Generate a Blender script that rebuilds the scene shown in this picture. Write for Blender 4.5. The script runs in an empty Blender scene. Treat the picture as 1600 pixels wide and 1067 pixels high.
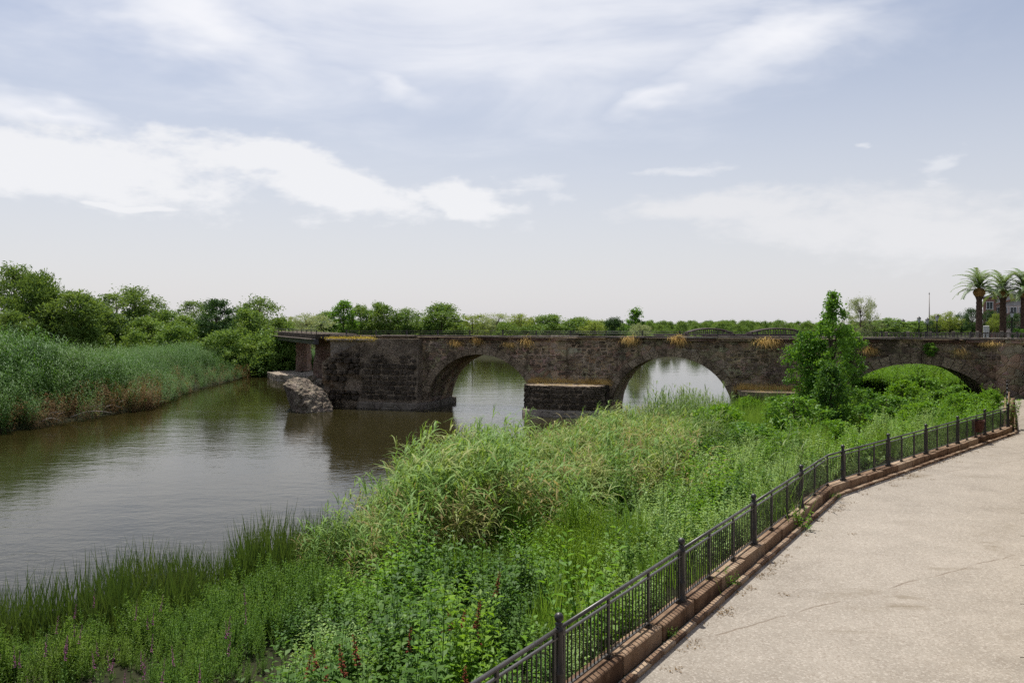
import bpy, bmesh, math, random
import numpy as np
from mathutils import Vector, Matrix, noise

R = math.radians
sc = bpy.context.scene
COL = sc.collection
rng = random.Random(7)
nrg = np.random.default_rng(7)

# ---------------------------------------------------------------- camera
F = 1280.0            # focal length in photo pixels (1600 wide)
HC = 7.4              # eye height above the river
HY = 505.0            # horizon row in the photo
cam = bpy.data.cameras.new('camera')
cam.sensor_width = 36.0
cam.lens = 36.0 * F / 1600.0
cam.shift_y = -(533.5 - HY) / 1600.0
cam.clip_start = 0.1
cam.clip_end = 6000
camo = bpy.data.objects.new('camera', cam)
camo.location = (0, 0, HC)
camo.rotation_euler = (R(90), 0, 0)
COL.objects.link(camo)
sc.camera = camo

# ---------------------------------------------------------------- light
SUN_EL, SUN_AZ = 66.0, -24.0          # azimuth from +Y, negative = left
sun = bpy.data.lights.new('sun', 'SUN')
sun.energy = 4.3
sun.angle = R(0.53)
sun.color = (1.0, 0.955, 0.88)
suno = bpy.data.objects.new('sun', sun)
to_sun = Vector((math.sin(R(SUN_AZ)) * math.cos(R(SUN_EL)), math.cos(R(SUN_AZ)) * math.cos(R(SUN_EL)), math.sin(R(SUN_EL))))
suno.rotation_euler = to_sun.to_track_quat('Z', 'Y').to_euler()
suno.location = to_sun * 200
COL.objects.link(suno)

sc.view_settings.view_transform = 'Standard'
sc.view_settings.look = 'None'
sc.view_settings.exposure = 0.38
sc.view_settings.gamma = 1.0
sc.view_settings.use_curve_mapping = False
cy = sc.cycles
cy.max_bounces = 6
cy.diffuse_bounces = 3
cy.glossy_bounces = 3
cy.transmission_bounces = 3
cy.transparent_max_bounces = 6
cy.use_denoising = False
cy.use_adaptive_sampling = True
cy.adaptive_threshold = 0.015
cy.caustics_reflective = False
cy.caustics_refractive = False
cy.sample_clamp_indirect = 6.0

# ---------------------------------------------------------------- node helper
class NT:
    """tiny expression helper over a node tree"""
    def __init__(self, tree):
        self.t = tree
        tree.nodes.clear()
    def n(self, typ, **kw):
        nd = self.t.nodes.new(typ)
        for k, v in kw.items():
            setattr(nd, k, v)
        return nd
    def put(self, sock, v):
        if isinstance(v, bpy.types.NodeSocket):
            self.t.links.new(v, sock)
        elif v is not None:
            if sock.type == 'RGBA' and isinstance(v, (tuple, list)) and len(v) == 3:
                v = (*v, 1.0)
            sock.default_value = v
    def m(self, op, a, b=None, c=None, clamp=False):
        nd = self.n('ShaderNodeMath', operation=op, use_clamp=clamp)
        for i, v in enumerate((a, b, c)):
            if v is not None:
                self.put(nd.inputs[i], v)
        return nd.outputs[0]
    def ss(self, v, lo, hi, a=0.0, b=1.0):
        nd = self.n('ShaderNodeMapRange', interpolation_type='SMOOTHSTEP')
        self.put(nd.inputs['Value'], v)
        for k, x in zip(('From Min', 'From Max', 'To Min', 'To Max'), (lo, hi, a, b)):
            self.put(nd.inputs[k], x)
        return nd.outputs[0]
    def mix(self, f, a, b, blend='MIX'):
        nd = self.n('ShaderNodeMix', data_type='RGBA', blend_type=blend)
        self.put(nd.inputs[0], f)
        self.put(nd.inputs[6], a)
        self.put(nd.inputs[7], b)
        return nd.outputs[2]
    def noise(self, vec, scale, detail=4.0, rough=0.55, dist=0.0, out=0):
        nd = self.n('ShaderNodeTexNoise')
        self.put(nd.inputs['Vector'], vec)
        nd.inputs['Scale'].default_value = scale
        nd.inputs['Detail'].default_value = detail
        nd.inputs['Roughness'].default_value = rough
        nd.inputs['Distortion'].default_value = dist
        return nd.outputs[out]
    def voro(self, vec, scale, feature='F1', out=0):
        nd = self.n('ShaderNodeTexVoronoi', feature=feature)
        self.put(nd.inputs['Vector'], vec)
        nd.inputs['Scale'].default_value = scale
        return nd.outputs[out]
    def ramp(self, v, stops):
        nd = self.n('ShaderNodeValToRGB')
        el = nd.color_ramp.elements
        while len(el) < len(stops):
            el.new(0.5)
        for e, (p, c) in zip(el, stops):
            e.position = p
            e.color = (*c, 1.0)
        self.put(nd.inputs[0], v)
        return nd.outputs[0]
    def map(self, vec, scale=(1, 1, 1), rot=(0, 0, 0), loc=(0, 0, 0)):
        nd = self.n('ShaderNodeMapping')
        self.put(nd.inputs[0], vec)
        nd.inputs['Scale'].default_value = scale
        nd.inputs['Rotation'].default_value = rot
        nd.inputs['Location'].default_value = loc
        return nd.outputs[0]
    def bump(self, h, strength=0.5, dist=0.1, normal=None):
        nd = self.n('ShaderNodeBump')
        nd.inputs['Strength'].default_value = strength
        nd.inputs['Distance'].default_value = dist
        self.put(nd.inputs['Height'], h)
        if normal is not None:
            self.put(nd.inputs['Normal'], normal)
        return nd.outputs[0]

# ---------------------------------------------------------------- world
world = bpy.data.worlds.new('World')
sc.world = world
world.use_nodes = True
W = NT(world.node_tree)
world.cycles.sampling_method = 'MANUAL'
world.cycles.sample_map_resolution = 512
SKY = 0.10
sky = W.n('ShaderNodeTexSky', sky_type='NISHITA')
sky.sun_disc = False
sky.sun_elevation = R(SUN_EL)
sky.sun_rotation = R(SUN_AZ)
sky.altitude = 350
sky.air_density = 1.0
sky.dust_density = 2.0
sky.ozone_density = 2.0
tc = W.n('ShaderNodeTexCoord').outputs['Generated']
sep = W.n('ShaderNodeSeparateXYZ')
W.put(sep.inputs[0], tc)
dx, dy, dz = sep.outputs
az = W.m('ARCTAN2', dx, dy)
el = W.m('ARCSINE', dz)
# cloud texture coordinates: streaky in azimuth, softer with height
avec = W.n('ShaderNodeCombineXYZ')
W.put(avec.inputs[0], az)
W.put(avec.inputs[1], el)
avec = avec.outputs[0]
cvec = W.n('ShaderNodeCombineXYZ')
W.put(cvec.inputs[0], az)
W.put(cvec.inputs[1], W.m('MULTIPLY', el, 2.2))
cvec = cvec.outputs[0]
nA = W.noise(cvec, 7.0, 5.0, 0.6, 0.35)
nB = W.noise(W.map(cvec, (1, 1, 1), loc=(3.1, 1.7, 0)), 24.0, 3.0, 0.62, 0.0)
nC = W.noise(W.map(cvec, (1.0, 1.7, 1), rot=(0, 0, R(-24)), loc=(7, 2, 0)), 3.0, 5.0, 0.58, 0.5)
puff = W.m('ADD', W.m('MULTIPLY', W.m('SUBTRACT', nA, 0.5), 1.5), W.m('MULTIPLY', W.m('SUBTRACT', nB, 0.5), 0.85))

# ragged cloud outlines: the direction is nudged by noise before the cloud masks are read
wn = W.noise(W.map(cvec, (1, 1.2, 1), loc=(2, 9, 0)), 4.5, 4.0, 0.6, 0.0, 1)
wv_ = W.n('ShaderNodeVectorMath', operation='MULTIPLY_ADD')
W.put(wv_.inputs[0], wn)
wv_.inputs[1].default_value = (0.26, 0.09, 0.0)
wo_ = W.n('ShaderNodeVectorMath', operation='SUBTRACT')
W.t.links.new(avec, wo_.inputs[0])
wo_.inputs[1].default_value = (0.13, 0.045, 0.0)
W.t.links.new(wo_.outputs[0], wv_.inputs[2])
warp = wv_.outputs[0]

def dirpx(px, py):
    u, v = (px - 800) / F, (HY - py) / F
    a = math.atan(u)
    return a, math.atan(v * math.cos(a))

def blob(px, py, rx, ry, rot=0.0):
    """1 at the centre, 0 on the ellipse rim, negative outside"""
    a0, e0 = dirpx(px, py)
    ra = rx / F * math.cos(a0) ** 2
    re = ry / F * math.cos(a0)
    mp = W.n('ShaderNodeMapping', vector_type='TEXTURE')
    W.t.links.new(warp, mp.inputs[0])
    mp.inputs['Location'].default_value = (a0, e0, 0)
    mp.inputs['Rotation'].default_value = (0, 0, rot)
    mp.inputs['Scale'].default_value = (ra, re, 1)
    ln = W.n('ShaderNodeVectorMath', operation='LENGTH')
    W.t.links.new(mp.outputs[0], ln.inputs[0])
    return W.m('SUBTRACT', 1.0, ln.outputs['Value'])

def union(lst):
    o = lst[0]
    for x in lst[1:]:
        o = W.m('MAXIMUM', o, x)
    return o

cum = union([blob(90, 245, 380, 75, R(-3)), blob(420, 270, 260, 62, R(-17)), blob(520, 312, 220, 36, R(-6)),
             blob(745, 322, 105, 38, R(-6)), blob(205, 308, 62, 11), blob(-500, 240, 420, 75)])
cum2 = union([blob(1120, 328, 230, 36, R(2)), blob(1370, 362, 400, 72, R(-4)), blob(1900, 370, 520, 100)])
small = union([blob(1050, 270, 105, 18, R(5)), blob(1490, 268, 95, 28, R(20)), blob(860, 300, 90, 40), blob(1355, 249, 26, 8)])
cir = union([blob(730, -120, 800, 330), blob(330, 40, 440, 110, R(-20)), W.m('SUBTRACT', blob(600, 140, 180, 60, R(-12)), 0.22), W.m('SUBTRACT', blob(1050, 140, 170, 60, R(14)), 0.25),
             W.m('SUBTRACT', blob(1170, 60, 380, 110, R(20)), 0.22), blob(60, 165, 260, 30, R(-6)), blob(-700, -80, 700, 260), blob(2500, -60, 500, 240)])
# clouds all round, so the sky goes on as it does in view
roundn = W.noise(W.map(cvec, (1, 1.3, 1), loc=(11, 4, 0)), 1.9, 3.0, 0.55, 0.0)
behind = W.ss(W.m('ABSOLUTE', az), 0.9, 1.4)
d_round = W.m('MULTIPLY', W.ss(W.m('ADD', roundn, W.m('MULTIPLY', puff, 0.12)), 0.47, 0.68, 0.0, 0.75), behind)
d_cum = W.ss(W.m('ADD', cum, W.m('MULTIPLY', puff, 0.95)), 0.02, 0.55, 0.0, 0.95)
d_cum2 = W.ss(W.m('ADD', cum2, W.m('MULTIPLY', puff, 0.9)), 0.02, 0.75, 0.0, 0.75)
d_small = W.ss(W.m('ADD', small, W.m('MULTIPLY', puff, 1.5)), 0.45, 1.15, 0.0, 0.6)
d_cir = W.m('MULTIPLY', W.ss(W.m('ADD', W.m('MULTIPLY', cir, 0.85), W.m('MULTIPLY', W.m('SUBTRACT', nC, 0.46), 1.5)), 0.0, 1.0, 0.0, 1.0), 0.95)
fan = W.ss(W.m('ADD', blob(740, -130, 760, 330), W.m('MULTIPLY', W.m('SUBTRACT', nC, 0.5), 0.9)), 0.0, 0.62, 0.0, 0.80)
d_cir = W.m('MAXIMUM', d_cir, fan)
veil = W.ss(el, 0.0, 0.46, 1.0, 0.16)
veil = W.m('MULTIPLY', veil, 0.80)
base = W.mix(veil, W.mix(1.0, sky.outputs[0], (0.97, 0.90, 0.87), 'MULTIPLY'), (5.95, 5.93, 6.18))
K = 1.0 / SKY
base = W.mix(d_cir, base, (0.72 * K, 0.725 * K, 0.755 * K))
base = W.mix(d_round, base, (0.66 * K, 0.67 * K, 0.71 * K))
base = W.mix(d_small, base, (0.65 * K, 0.66 * K, 0.69 * K))
base = W.mix(d_cum2, base, (0.645 * K, 0.645 * K, 0.66 * K))
base = W.mix(d_cum, base, (0.68 * K, 0.685 * K, 0.705 * K))
bg = W.n('ShaderNodeBackground')
W.put(bg.inputs['Color'], base)
bg.inputs['Strength'].default_value = SKY
wo = W.n('ShaderNodeOutputWorld')
W.t.links.new(bg.outputs[0], wo.inputs['Surface'])

# ---------------------------------------------------------------- helpers
def PX(px, py, Y):
    """photo pixel at depth Y -> world point (design-time measuring aid)"""
    return Vector(((px - 800) / F * Y, Y, HC + (HY - py) / F * Y))

def proj(p):
    return 800 + F * p[0] / p[1], HY - F * (p[2] - HC) / p[1]

def mesh_np(name, v, q, mat=None, smooth=False):
    """mesh from an (n,3) vertex array and an (m,k) face array"""
    v = np.asarray(v, dtype=np.float32)
    q = np.asarray(q, dtype=np.int32)
    me = bpy.data.meshes.new(name)
    k = q.shape[1]
    me.vertices.add(len(v))
    me.vertices.foreach_set('co', v.ravel())
    me.loops.add(q.size)
    me.loops.foreach_set('vertex_index', q.ravel())
    me.polygons.add(len(q))
    me.polygons.foreach_set('loop_start', np.arange(0, q.size, k, dtype=np.int32))
    me.update(calc_edges=True)
    if smooth:
        me.polygons.foreach_set('use_smooth', np.ones(len(q), dtype=bool))
    if mat:
        me.materials.append(mat)
    return me

class MB:
    """collects shapes; becomes ONE mesh"""
    def __init__(self):
        self.v, self.f, self.s = [], [], []
    def add(self, vs, fs, smooth=False):
        o = len(self.v)
        self.v += [tuple(p) for p in vs]
        self.f += [tuple(i + o for i in f) for f in fs]
        self.s += [smooth] * len(fs)
        return self
    def box(self, c, size, rz=0.0, M=None):
        hx, hy, hz = size[0] / 2, size[1] / 2, size[2] / 2
        T = Matrix.Translation(c) @ Matrix.Rotation(rz, 4, 'Z')
        if M is not None:
            T = M @ T
        p = [T @ Vector((x, y, z)) for z in (-hz, hz) for x, y in ((-hx, -hy), (hx, -hy), (hx, hy), (-hx, hy))]
        return self.add(p, [(3, 2, 1, 0), (4, 5, 6, 7), (0, 1, 5, 4), (1, 2, 6, 5), (2, 3, 7, 6), (3, 0, 4, 7)])
    def bevbox(self, c, size, b=0.02, rz=0.0, jit=0.0, rnd=None):
        """box with chamfered edges (24 verts)"""
        hx, hy, hz = size[0] / 2, size[1] / 2, size[2] / 2
        bm = bmesh.new()
        bmesh.ops.create_cube(bm, size=1.0)
        for v in bm.verts:
            v.co = Vector((v.co.x * size[0], v.co.y * size[1], v.co.z * size[2]))
        bmesh.ops.bevel(bm, geom=bm.edges[:], offset=b, segments=1, affect='EDGES')
        T = Matrix.Translation(c) @ Matrix.Rotation(rz, 4, 'Z')
        vs = []
        for v in bm.verts:
            co = v.co.copy()
            if jit and rnd:
                co += Vector((rnd.uniform(-jit, jit), rnd.uniform(-jit, jit), rnd.uniform(-jit, jit)))
            vs.append(T @ co)
        bm.verts.index_update()
        fs = [tuple(v.index for v in f.verts) for f in bm.faces]
        bm.free()
        return self.add(vs, fs)
    def tube(self, pts, rad, n=6, cap=True, smooth=True):
        pts = [Vector(p) for p in pts]
        if not isinstance(rad, (list, tuple)):
            rad = [rad] * len(pts)
        vs, fs = [], []
        for i, p in enumerate(pts):
            d = (pts[min(i + 1, len(pts) - 1)] - pts[max(i - 1, 0)])
            if d.length < 1e-9:
                d = Vector((0, 0, 1))
            d.normalize()
            a = d.cross(Vector((0, 0, 1)) if abs(d.z) < 0.9 else Vector((1, 0, 0))).normalized()
            b = d.cross(a)
            for k in range(n):
                t = 2 * math.pi * k / n
                vs.append(p + (a * math.cos(t) + b * math.sin(t)) * rad[i])
        for i in range(len(pts) - 1):
            for k in range(n):
                fs.append((i * n + k, i * n + (k + 1) % n, (i + 1) * n + (k + 1) % n, (i + 1) * n + k))
        self.add(vs, fs, smooth)
        if cap:
            o = len(self.v) - len(vs)
            self.f += [tuple(o + k for k in range(n))[::-1], tuple(o + (len(pts) - 1) * n + k for k in range(n))]
            self.s += [False, False]
        return self
    def lathe(self, prof, n=12, c=(0, 0, 0), smooth=True):
        vs, fs = [], []
        for r, z in prof:
            for k in range(n):
                t = 2 * math.pi * k / n
                vs.append((c[0] + r * math.cos(t), c[1] + r * math.sin(t), c[2] + z))
        for i in range(len(prof) - 1):
            for k in range(n):
                fs.append((i * n + k, i * n + (k + 1) % n, (i + 1) * n + (k + 1) % n, (i + 1) * n + k))
        return self.add(vs, fs, smooth)
    def mesh(self, name, mat=None):
        me = bpy.data.meshes.new(name)
        me.from_pydata(self.v, [], self.f)
        me.update()
        me.polygons.foreach_set('use_smooth', self.s)
        if mat:
            me.materials.append(mat)
        return me
    def build(self, name, mat, parent=None):
        return obj(name, self.mesh(name, mat), parent)

def obj(name, me, parent=None, loc=None, rz=None, scl=None):
    o = bpy.data.objects.new(name, me)
    COL.objects.link(o)
    if parent is not None:
        o.parent = parent
    if loc is not None:
        o.location = loc
    if rz is not None:
        o.rotation_euler = (0, 0, rz)
    if scl is not None:
        o.scale = scl if isinstance(scl, (tuple, list)) else (scl, scl, scl)
    return o

def tag(o, label=None, cat=None, group=None, kind=None):
    if label: o['label'] = label
    if cat: o['category'] = cat
    if group: o['group'] = group
    if kind: o['kind'] = kind
    return o

def thing(name, label, cat, loc=(0, 0, 0), rz=0.0, group=None):
    o = bpy.data.objects.new(name, None)
    o.empty_display_size = 0.3
    COL.objects.link(o)
    o.location = loc
    o.rotation_euler = (0, 0, rz)
    return tag(o, label, cat, group)

# ---------------------------------------------------------------- materials
def mat(name, fn):
    m = bpy.data.materials.new(name)
    m.use_nodes = True
    N = NT(m.node_tree)
    out = N.n('ShaderNodeOutputMaterial')
    sh = fn(N)
    N.t.links.new(sh, out.inputs['Surface'])
    return m

def princ(N, color, rough=0.8, spec=0.3, normal=None, metal=0.0):
    p = N.n('ShaderNodeBsdfPrincipled')
    N.put(p.inputs['Base Color'], color)
    N.put(p.inputs['Roughness'], rough)
    p.inputs['Specular IOR Level'].default_value = spec
    p.inputs['Metallic'].default_value = metal
    if normal is not None:
        N.put(p.inputs['Normal'], normal)
    return p.outputs[0]

def wpos(N):
    return N.n('ShaderNodeNewGeometry').outputs['Position']

def foliage(name, c1, c2, c3=None, trans=0.38, rough=0.45, spec=0.35, patch=0.35, amount=0.5, gain=1.62):
    """leaf material: two greens by instance, a third in patches; light passes through the leaf"""
    def tone(c):
        if c is None: return None
        y = 0.25 * c[0] + 0.65 * c[1] + 0.1 * c[2]
        return tuple(min(0.8, max(0.004, x + (y - x) * -0.05) * gain * 1.13) for x in c)
    c1, c2, c3 = tone(c1), tone(c2), tone(c3)
    rough, spec = max(rough, 0.55), spec * 0.6
    def fn(N):
        info = N.n('ShaderNodeObjectInfo')
        pos = wpos(N)
        n1 = N.noise(pos, patch, 1.0)
        n2 = N.noise(pos, 3.7, 0.0)
        f = N.m('ADD', N.m('MULTIPLY', info.outputs['Random'], 0.55), N.m('MULTIPLY', N.m('SUBTRACT', n2, 0.28), 0.9), clamp=True)
        col = N.mix(f, c1, c2)
        if c3:
            col = N.mix(N.ss(n1, 0.48, 0.68, 0.0, amount), col, c3)
        d = princ(N, col, rough, spec)
        t = N.n('ShaderNodeBsdfTranslucent')
        tcol = N.mix(0.6, col, tuple(min(0.8, q) for q in (c2[0] * 1.9, c2[1] * 1.75, c2[2] * 0.8)), 'MIX')
        N.put(t.inputs['Color'], tcol)
        mx = N.n('ShaderNodeMixShader')
        mx.inputs[0].default_value = trans * 0.95
        N.t.links.new(d, mx.inputs[1])
        N.t.links.new(t.outputs[0], mx.inputs[2])
        return mx.outputs[0]
    return mat(name, fn)

def plain(name, c, rough=0.7, spec=0.3, metal=0.0, var=0.25, scale=6.0, bump=0.0):
    def fn(N):
        pos = wpos(N)
        n = N.noise(pos, scale, 5.0, 0.6)
        col = N.mix(N.ss(n, 0.3, 0.7), tuple(x * (1 - var) for x in c), tuple(min(1, x * (1 + var)) for x in c))
        nr = N.bump(n, bump, 0.05) if bump else None
        return princ(N, col, rough, spec, nr, metal)
    return mat(name, fn)

def masonry(name, dark, mid, light, scale=1.0, vor=2.2, mortar=0.4, streak=0.5):
    def fn(N):
        pos = wpos(N)
        info = N.m('FRACT', N.m('ADD', N.n('ShaderNodeObjectInfo').outputs['Random'], N.n('ShaderNodeNewGeometry').outputs['Random Per Island']))
        n1 = N.noise(pos, 0.55 * scale, 6.0, 0.62, 0.4)
        n2 = N.noise(pos, 2.6 * scale, 6.0, 0.65)
        n3 = N.noise(pos, 11.0 * scale, 5.0, 0.7)
        v = N.voro(N.map(pos, (1, 1, 1.35)), vor, 'DISTANCE_TO_EDGE')
        vc = N.voro(N.map(pos, (1, 1, 1.35)), vor, 'F1', 1)
        f = N.m('ADD', N.m('MULTIPLY', n1, 0.75), N.m('ADD', N.m('MULTIPLY', n2, 0.30), N.m('MULTIPLY', n3, 0.18)))
        f = N.m('SUBTRACT', f, 0.075)
        f = N.m('ADD', f, N.m('MULTIPLY', N.m('SUBTRACT', info, 0.5), 0.20))
        col = N.ramp(f, [(0.36, dark), (0.53, mid), (0.72, light)])
        col = N.mix(N.m('MULTIPLY', mortar, 0.6), col, N.mix(0.5, col, vc, 'MULTIPLY'))
        edge = N.ss(v, 0.0, 0.07, 1.0, 0.0)
        col = N.mix(N.m('MULTIPLY', edge, N.m('MULTIPLY', N.ss(n1, 0.42, 0.62), mortar)), col, tuple(min(1, x * 1.9) for x in mid))
        # weather streaks running down
        st = N.noise(N.map(pos, (1.6, 1.6, 0.16)), 1.3, 5.0, 0.6)
        col = N.mix(N.ss(st, 0.5, 0.72, 0.0, streak), col, tuple(x * 0.45 for x in dark))
        h = N.m('ADD', N.m('MULTIPLY', N.ss(v, 0.0, 0.12), 0.6), N.m('ADD', N.m('MULTIPLY', n2, 0.7), N.m('MULTIPLY', n3, 0.45)))
        return princ(N, col, 0.93, 0.15, N.bump(h, 0.9, 0.14))
    return mat(name, fn)

MAT = {}
MAT['wall'] = masonry('bridge_masonry', (0.100, 0.076, 0.053), (0.350, 0.265, 0.180), (0.55, 0.435, 0.305), 1.0, 1.7, 0.7, 0.75)
MAT['stone'] = masonry('rubble_stone', (0.086, 0.066, 0.047), (0.232, 0.179, 0.127), (0.42, 0.332, 0.238), 2.0, 5.0, 0.0, 0.2)
MAT['pierstone'] = masonry('pier_stone', (0.042, 0.034, 0.026), (0.088, 0.070, 0.053), (0.150, 0.121, 0.091), 2.0, 5.0, 0.0, 0.2)
MAT['mortar'] = masonry('mortar_wall', (0.15, 0.117, 0.085), (0.29, 0.228, 0.165), (0.42, 0.335, 0.245), 1.5, 4.0, 0.1, 0.3)
MAT['ring'] = masonry('arch_stone', (0.125, 0.095, 0.067), (0.275, 0.212, 0.148), (0.39, 0.310, 0.222), 1.2, 3.0, 0.05, 0.5)
MAT['footing'] = masonry('footing_concrete', (0.115, 0.095, 0.075), (0.215, 0.182, 0.145), (0.33, 0.285, 0.23), 1.4, 1.0, 0.1, 0.35)
MAT['brick'] = masonry('old_brickwork', (0.10, 0.058, 0.042), (0.20, 0.128, 0.096), (0.32, 0.24, 0.19), 1.3, 4.5, 0.4, 0.35)
MAT['rock'] = masonry('pale_rubble', (0.11, 0.09, 0.07), (0.30, 0.25, 0.19), (0.52, 0.45, 0.36), 1.8, 3.0, 0.25, 0.2)
MAT['deck'] = masonry('deck_stone', (0.09, 0.075, 0.062), (0.18, 0.15, 0.125), (0.32, 0.275, 0.225), 1.6, 1.5, 0.1, 0.2)
MAT['iron'] = plain('railing_iron', (0.023, 0.021, 0.020), 0.42, 0.5, 0.0, 0.25, 9.0)
MAT['irontop'] = plain('worn_rail_iron', (0.055, 0.050, 0.048), 0.38, 0.5, 0.0, 0.25, 7.0)
MAT['darkiron'] = plain('dark_iron', (0.030, 0.028, 0.028), 0.5, 0.4)
MAT['rust'] = plain('rusty_metal', (0.085, 0.035, 0.024), 0.8, 0.25, 0.0, 0.5, 14.0, 0.3)
MAT['steel'] = plain('truss_steel', (0.075, 0.05, 0.05), 0.6, 0.3)
MAT['wood'] = plain('weathered_wood', (0.25, 0.17, 0.10), 0.85, 0.2, 0.0, 0.4, 10.0, 0.3)
MAT['bark'] = plain('bark', (0.085, 0.066, 0.050), 0.9, 0.15, 0.0, 0.5, 5.0, 0.4)
MAT['palebark'] = plain('pale_bark', (0.30, 0.26, 0.22), 0.85, 0.2, 0.0, 0.35, 3.0, 0.3)
MAT['white'] = plain('white_paint', (0.74, 0.74, 0.72), 0.55, 0.4, 0.0, 0.06)
MAT['glass'] = plain('window_glass', (0.035, 0.045, 0.055), 0.08, 0.6, 0.0, 0.1)
MAT['lampglass'] = plain('lantern_glass', (0.55, 0.57, 0.58), 0.15, 0.5, 0.0, 0.05)

def _kerb(N):
    pos = wpos(N)
    info = N.n('ShaderNodeObjectInfo').outputs['Random']
    n1 = N.noise(pos, 2.2, 6.0, 0.65)
    n2 = N.noise(pos, 24.0, 5.0, 0.7)
    f = N.m('ADD', N.m('MULTIPLY', n1, 0.65), N.m('ADD', N.m('MULTIPLY', n2, 0.25), N.m('MULTIPLY', N.m('SUBTRACT', info, 0.25), 0.34)))
    col = N.ramp(f, [(0.34, (0.095, 0.056, 0.034)), (0.52, (0.22, 0.145, 0.094)), (0.74, (0.37, 0.28, 0.195))])
    return princ(N, col, 0.92, 0.15, N.bump(N.m('ADD', n1, N.m('MULTIPLY', n2, 0.5)), 0.6, 0.03))
MAT['kerb'] = mat('kerb_stone', _kerb)

def _pave(N):
    pos = wpos(N)
    n1 = N.noise(pos, 0.16, 5.0, 0.6)
    n2 = N.noise(pos, 1.1, 6.0, 0.62)
    n3 = N.noise(pos, 46.0, 3.0, 0.7)
    agg = N.voro(pos, 34.0, 'F1', 1)
    aggv = N.n('ShaderNodeSeparateColor')
    N.put(aggv.inputs[0], agg)
    f = N.m('ADD', N.m('MULTIPLY', n2, 0.45), N.m('MULTIPLY', n1, 0.55))
    col = N.ramp(f, [(0.32, (0.195, 0.171, 0.141)), (0.5, (0.276, 0.247, 0.207)), (0.68, (0.328, 0.294, 0.248))])
    # exposed aggregate speckle
    col = N.mix(N.m('MULTIPLY', N.ss(aggv.outputs[0], 0.62, 0.95), 0.42), col, (0.47, 0.43, 0.375))
    col = N.mix(N.m('MULTIPLY', N.ss(aggv.outputs[1], 0.66, 0.95), 0.40), col, (0.17, 0.135, 0.105))
    # damp stains, shaped by stretched noise
    sv = N.map(pos, (0.30, 0.55, 1), rot=(0, 0, R(35)))
    s = N.noise(sv, 1.0, 6.0, 0.62, 0.6)
    col = N.mix(N.m('MULTIPLY', N.ss(s, 0.56, 0.70), N.ss(n2, 0.38, 0.58, 0.12, 0.8)), col, (0.165, 0.135, 0.095))
    # hairline cracks between the poured bays
    wob = N.noise(pos, 0.7, 4.0, 0.6)
    sp = N.n('ShaderNodeSeparateXYZ')
    N.put(sp.inputs[0], N.map(pos, (1, 1, 1), rot=(0, 0, R(-31))))
    line = N.m('ABSOLUTE', N.m('SUBTRACT', N.m('FRACT', N.m('ADD', N.m('MULTIPLY', sp.outputs[1], 0.145), N.m('MULTIPLY', wob, 0.05))), 0.5))
    crack = N.m('MULTIPLY', N.ss(line, 0.0012, 0.0045, 1.0, 0.0), N.ss(n2, 0.42, 0.55))
    col = N.mix(N.m('MULTIPLY', crack, 0.65), col, (0.14, 0.105, 0.075))
    h = N.m('ADD', N.m('MULTIPLY', aggv.outputs[2], 0.35), N.m('SUBTRACT', n3, crack))
    return princ(N, col, 0.9, 0.2, N.bump(h, 0.35, 0.02))
MAT['pave'] = mat('washed_concrete', _pave)

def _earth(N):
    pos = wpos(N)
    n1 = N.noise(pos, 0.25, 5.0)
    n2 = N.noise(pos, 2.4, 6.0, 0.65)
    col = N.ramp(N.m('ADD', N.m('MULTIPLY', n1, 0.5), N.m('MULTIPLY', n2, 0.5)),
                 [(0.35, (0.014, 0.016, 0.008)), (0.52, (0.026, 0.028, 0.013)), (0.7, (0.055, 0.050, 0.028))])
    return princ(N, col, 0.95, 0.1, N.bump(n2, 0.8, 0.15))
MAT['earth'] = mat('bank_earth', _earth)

def _water(N):
    pos = wpos(N)
    big = N.noise(N.map(pos, (0.028, 0.05, 1), rot=(0, 0, R(24))), 1.0, 3.0, 0.5, 0.4)      # wind lanes
    r1 = N.noise(N.map(pos, (1.05, 1.7, 1), rot=(0, 0, R(35))), 1.0, 3.0, 0.5, 0.3)
    r2 = N.noise(N.map(pos, (3.4, 4.8, 1), rot=(0, 0, R(50))), 1.0, 3.0, 0.55, 0.3)
    r3 = N.noise(N.map(pos, (0.22, 0.4, 1), rot=(0, 0, R(8))), 1.0, 2.0, 0.5)
    amp = N.ss(big, 0.36, 0.62, 0.35, 1.0)
    wsp = N.n('ShaderNodeSeparateXYZ')
    N.put(wsp.inputs[0], pos)
    lee = N.ss(wsp.outputs[1], 55.0, 95.0, 1.0, 0.30)          # sheltered water above the bridge
    amp = N.m('MULTIPLY', amp, lee)
    h = N.m('ADD', N.m('MULTIPLY', N.m('ADD', N.m('MULTIPLY', r1, 0.60), N.m('MULTIPLY', r2, 0.26)), amp), N.m('MULTIPLY', r3, 0.5))
    col = N.mix(N.ss(big, 0.3, 0.7), (0.019, 0.0165, 0.0048), (0.026, 0.0225, 0.0075))
    p = N.n('ShaderNodeBsdfPrincipled')
    N.put(p.inputs['Base Color'], col)
    p.inputs['Roughness'].default_value = 0.07
    p.inputs['IOR'].default_value = 1.33
    N.put(p.inputs['Normal'], N.bump(h, 0.30, 0.13))
    return p.outputs[0]
MAT['water'] = mat('river_water', _water)

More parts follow.
